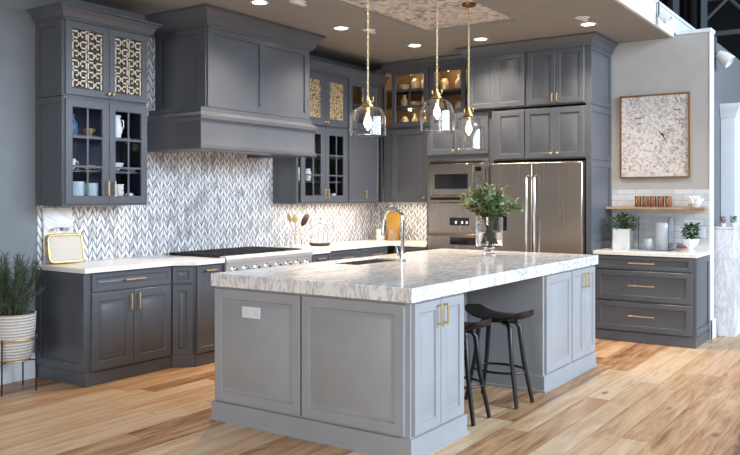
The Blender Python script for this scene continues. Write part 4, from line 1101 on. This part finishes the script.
stroke(bm, [(cxs-.04, cz+.04), (cxs, cz), (cxs+.03, cz-.06), (cxs+.05, cz-.11)], [.003, .014, .009, .002])
for ang, l in ((1.6, .22), (2.4, .2), (2.9, .16), (3.3, .12), (.3, .2), (.1, .16), (-.3, .18), (.9, .13), (-.5, .15)):
    stroke(bm, [(cxs, cz), (cxs+l*.5*math.cos(ang), cz+l*.5*math.sin(ang)), (cxs+l*math.cos(ang+.08), cz+l*math.sin(ang+.08))], [.003, .002, .001])
for i in range(60):
    a, b = random.uniform(-.3, .3), random.uniform(1.72, 2.5); l = random.uniform(.008, .03)
    stroke(bm, [(a, b), (a+l, b+random.uniform(-.015, .015))], [.007, .004])
for a, b, l, w_ in ((-.20, 2.31, .07, .008), (.20, 2.38, .06, .01)): stroke(bm, [(a, b), (a+l, b+.005)], [w_, w_*.7])
finish('ink_strokes', bm, 'ink', t) if 'ink' in M else finish('ink_strokes', bm, 'black', t)

# ================================================================== BASKET PLANT AT LEFT
px_, py_ = 2.40, -.27
t = thing('plant_stand', 'brass ring plant stand with thin black legs at the left edge', 'plant stand', (px_, py_, 0))
bm = bmesh.new(); r = .168; tube(bm, [(r*math.cos(2*PI*k/36), r*math.sin(2*PI*k/36), .40) for k in range(36)], .008, 8, closed=True); finish('top_ring', bm, 'brass', t)
bm = bmesh.new(); r = .12; tube(bm, [(r*math.cos(2*PI*k/36), r*math.sin(2*PI*k/36), .235) for k in range(36)], .006, 8, closed=True)
for k in range(2): a = k*PI/2+.6; tube(bm, [(r*math.cos(a), r*math.sin(a), .235), (-r*math.cos(a), -r*math.sin(a), .235)], .005, 6)
finish('lower_ring', bm, 'brass', t)
for k in range(4):
    a = k*PI/2+.6; bm = bmesh.new()
    tube(bm, [(.175*math.cos(a), .175*math.sin(a), .41), (.175*math.cos(a), .175*math.sin(a), .38), (.178*math.cos(a), .178*math.sin(a), .002)], .006, 8)
    tube(bm, [(.12*math.cos(a), .12*math.sin(a), .235), (.176*math.cos(a), .176*math.sin(a), .235)], .005, 6)
    finish('leg', bm, 'black', t)
t = thing('basket_planter', 'whitewashed woven basket holding a wispy dark green plant, by the base cabinet', 'planter', (px_, py_, .2425))
lobj('basket', [(0, 0), (.125, 0), (.14, .03), (.152, .12), (.154, .16), (.162, .25), (.165, .335), (.168, .345), (.158, .345), (.15, .2), (.13, .02), (0, .012)], 'weave', t, n=40)
lobj('soil', [(0, .29), (.15, .29), (.15, .30), (0, .31)], 'soil', t)
bm = bmesh.new(); bs = bmesh.new()
for i in range(90):
    a = random.uniform(0, 2*PI); r0 = random.uniform(0, .1); sp_ = random.uniform(.02, .17); H = random.uniform(.2, .52)*(1-.8*sp_)
    p0 = Vector((r0*math.cos(a), r0*math.sin(a), .305)); p2 = p0+Vector((sp_*math.cos(a), sp_*math.sin(a), H)); 
    if py_+p2.y > -.03: p2.y = -.03-py_
    m = p0.lerp(p2, .5)+Vector((0, 0, .05)); tube(bs, [p0, m, p2], [.0025, .002, .001], 5)
    for k in range(34):
        f_ = k/34; p = p0.lerp(m, f_*2) if f_ < .5 else m.lerp(p2, f_*2-1)
        d = Vector((random.uniform(-1, 1), random.uniform(-1, 1), random.uniform(.1, 1.4))).normalized()
        L = random.uniform(.035, .07); s_ = d.cross(Vector((.3, .5, .1))).normalized()*.0028
        e = p+d*L
        if py_+e.y > -.005: continue
        bm.faces.new([bm.verts.new(p+s_), bm.verts.new(p-s_), bm.verts.new(p+d*L)])
finish('stems', bs, 'stem', t); finish('foliage', bm, 'needle', t)

# ================================================================== BEYOND THE KITCHEN
# marble block with small plants
t = thing('marble_pedestal', 'white veined marble pedestal counter just past the wall end', 'pedestal', (7.95, -4.112, 0))
finish('block', boxes(((0, -.235, 0), (.36, 0, 1.13))), 'marble2', t, bevel=.004)
finish('top_slab', boxes(((-.01, -.243, 1.131), (.37, .008, 1.15))), 'marble2', t, bevel=.003)
def sprig(loc, m, lab, s=1):
    t = thing('potted_plant', lab, 'plant', loc)
    lobj('pot', [(0, 0), (.025*s, 0), (.03*s, .035*s), (0, .035*s)], 'pot', t)
    bm = bmesh.new()
    for i in range(60):
        a = random.uniform(0, 2*PI); leafmesh(bm, (.01*math.cos(a), .01*math.sin(a), .035+random.uniform(0, .07)*s), (math.cos(a), math.sin(a), random.uniform(-.2, 1)), .03*s, .014*s)
    finish('foliage', bm, m, t)
sprig((8.12, -4.20, 1.151), 'redl', 'small bronze-leaved plant on the marble pedestal')
sprig((8.2, -4.29, 1.151), 'leaf', 'small bright green plant on the marble pedestal')
# white pilaster with capital
t = thing('pilaster', 'white pilaster with stepped capital behind the marble pedestal', 'column', (8.5, -4.105, 0))
finish('shaft', boxes(((0, -.15, 0), (.4, 0, 2.34))), 'white', t, bevel=.003)
bm = bmesh.new(); sweep(bm, [(0, 0), (0, -.15), (.4, -.15), (.4, 0)], [(-.05, 2.34), (.0, 2.34), (.012, 2.36), (.012, 2.38), (.03, 2.42), (.055, 2.46), (.055, 2.50), (-.05, 2.50)]); finish('capital', bm, 'white', t)
# warehouse shell
struct('wall_far', boxes(((17.5, -20, 0), (17.7, 6, 9))), 'shdark')
struct('trim_8', boxes(((8, -20, 8.6), (17.5, 6, 8.75))), 'shdark')
bm = bmesh.new(); n = 90; v0 = []; v1 = []
for i in range(n+1):
    y = -2.98+i*.03*1.3; x = 13.4+.07*math.sin(i*1.9)+.04*math.sin(i*.7)
    v0.append(bm.verts.new((x, y, 3.3))); v1.append(bm.verts.new((x, y, 8.5)))
for i in range(n): bm.faces.new((v0[i], v0[i+1], v1[i+1], v1[i]))
tag(finish('stage_curtain', bm, 'drape', smooth=80) if 'drape' in M else finish('stage_curtain', bm, 'shdark', smooth=80), 'tall black pleated curtain hanging above and behind the kitchen walls', 'curtain').modifiers.new('solid', 'SOLIDIFY').thickness = .01
for i, (x, z, lab) in enumerate(((15.5, 4.6, 'lower'), (16.6, 5.7, 'upper'))):
    bm = bmesh.new(); y0, y1 = -12, -.5
    for dz in (0, .7): box(bm, (x, y0, z+dz), (x+.1, y1, z+dz+.09))
    k = y0; s = 1
    while k < y1-.5:
        tube(bm, [(x+.05, k, z if s > 0 else z+.7), (x+.05, k+.7, z+.75 if s > 0 else z+.05)], .035, 6); k += .7; s = -s
    tag(finish('roof_truss', bm, 'truss'), '%s grey steel roof truss in the dark space beyond the wall end' % lab, 'truss', 'steel roof trusses')
for j, (x, y) in enumerate(((13.0, -3.0), (13.0, -2.55))):
    tag(finish('steel_post', boxes(((x, y-.04, 0 if j == 0 else 3.2), (x+.1, y+.04, 8.55))), 'truss'), ('grey steel post left of the roof trusses', 'grey steel post hanging in front of the black curtain')[j], 'post')
# spotlights
def spot(loc, rz, label, sc=1):
    t = thing('spotlight', label, 'spotlight', loc, rz, 'track spotlights'); t.scale = (sc, sc, sc)
    finish('bracket', boxes(((-.015, -.012, -.05), (.015, 0, .1))), 'truss', t)
    bm = bmesh.new(); lathe(bm, [(0, 0), (.03, .005), (.045, .05), (.05, .11), (.045, .112), (.035, .05), (0, .03)], n=20)
    bmesh.ops.rotate(bm, verts=bm.verts, matrix=Matrix.Rotation(PI*.72, 3, 'X')); bmesh.ops.translate(bm, verts=bm.verts, vec=(0, -.02, -.02)); finish('lamp_head', bm, 'pot', t)
spot((7.0, FY-.0455, CZ+.13), 0, 'small grey spotlight clamped on the white ceiling edge')
spot((8.2, -4.101, 3.05), 0, 'white spotlight mounted past the wall end', 1.5)
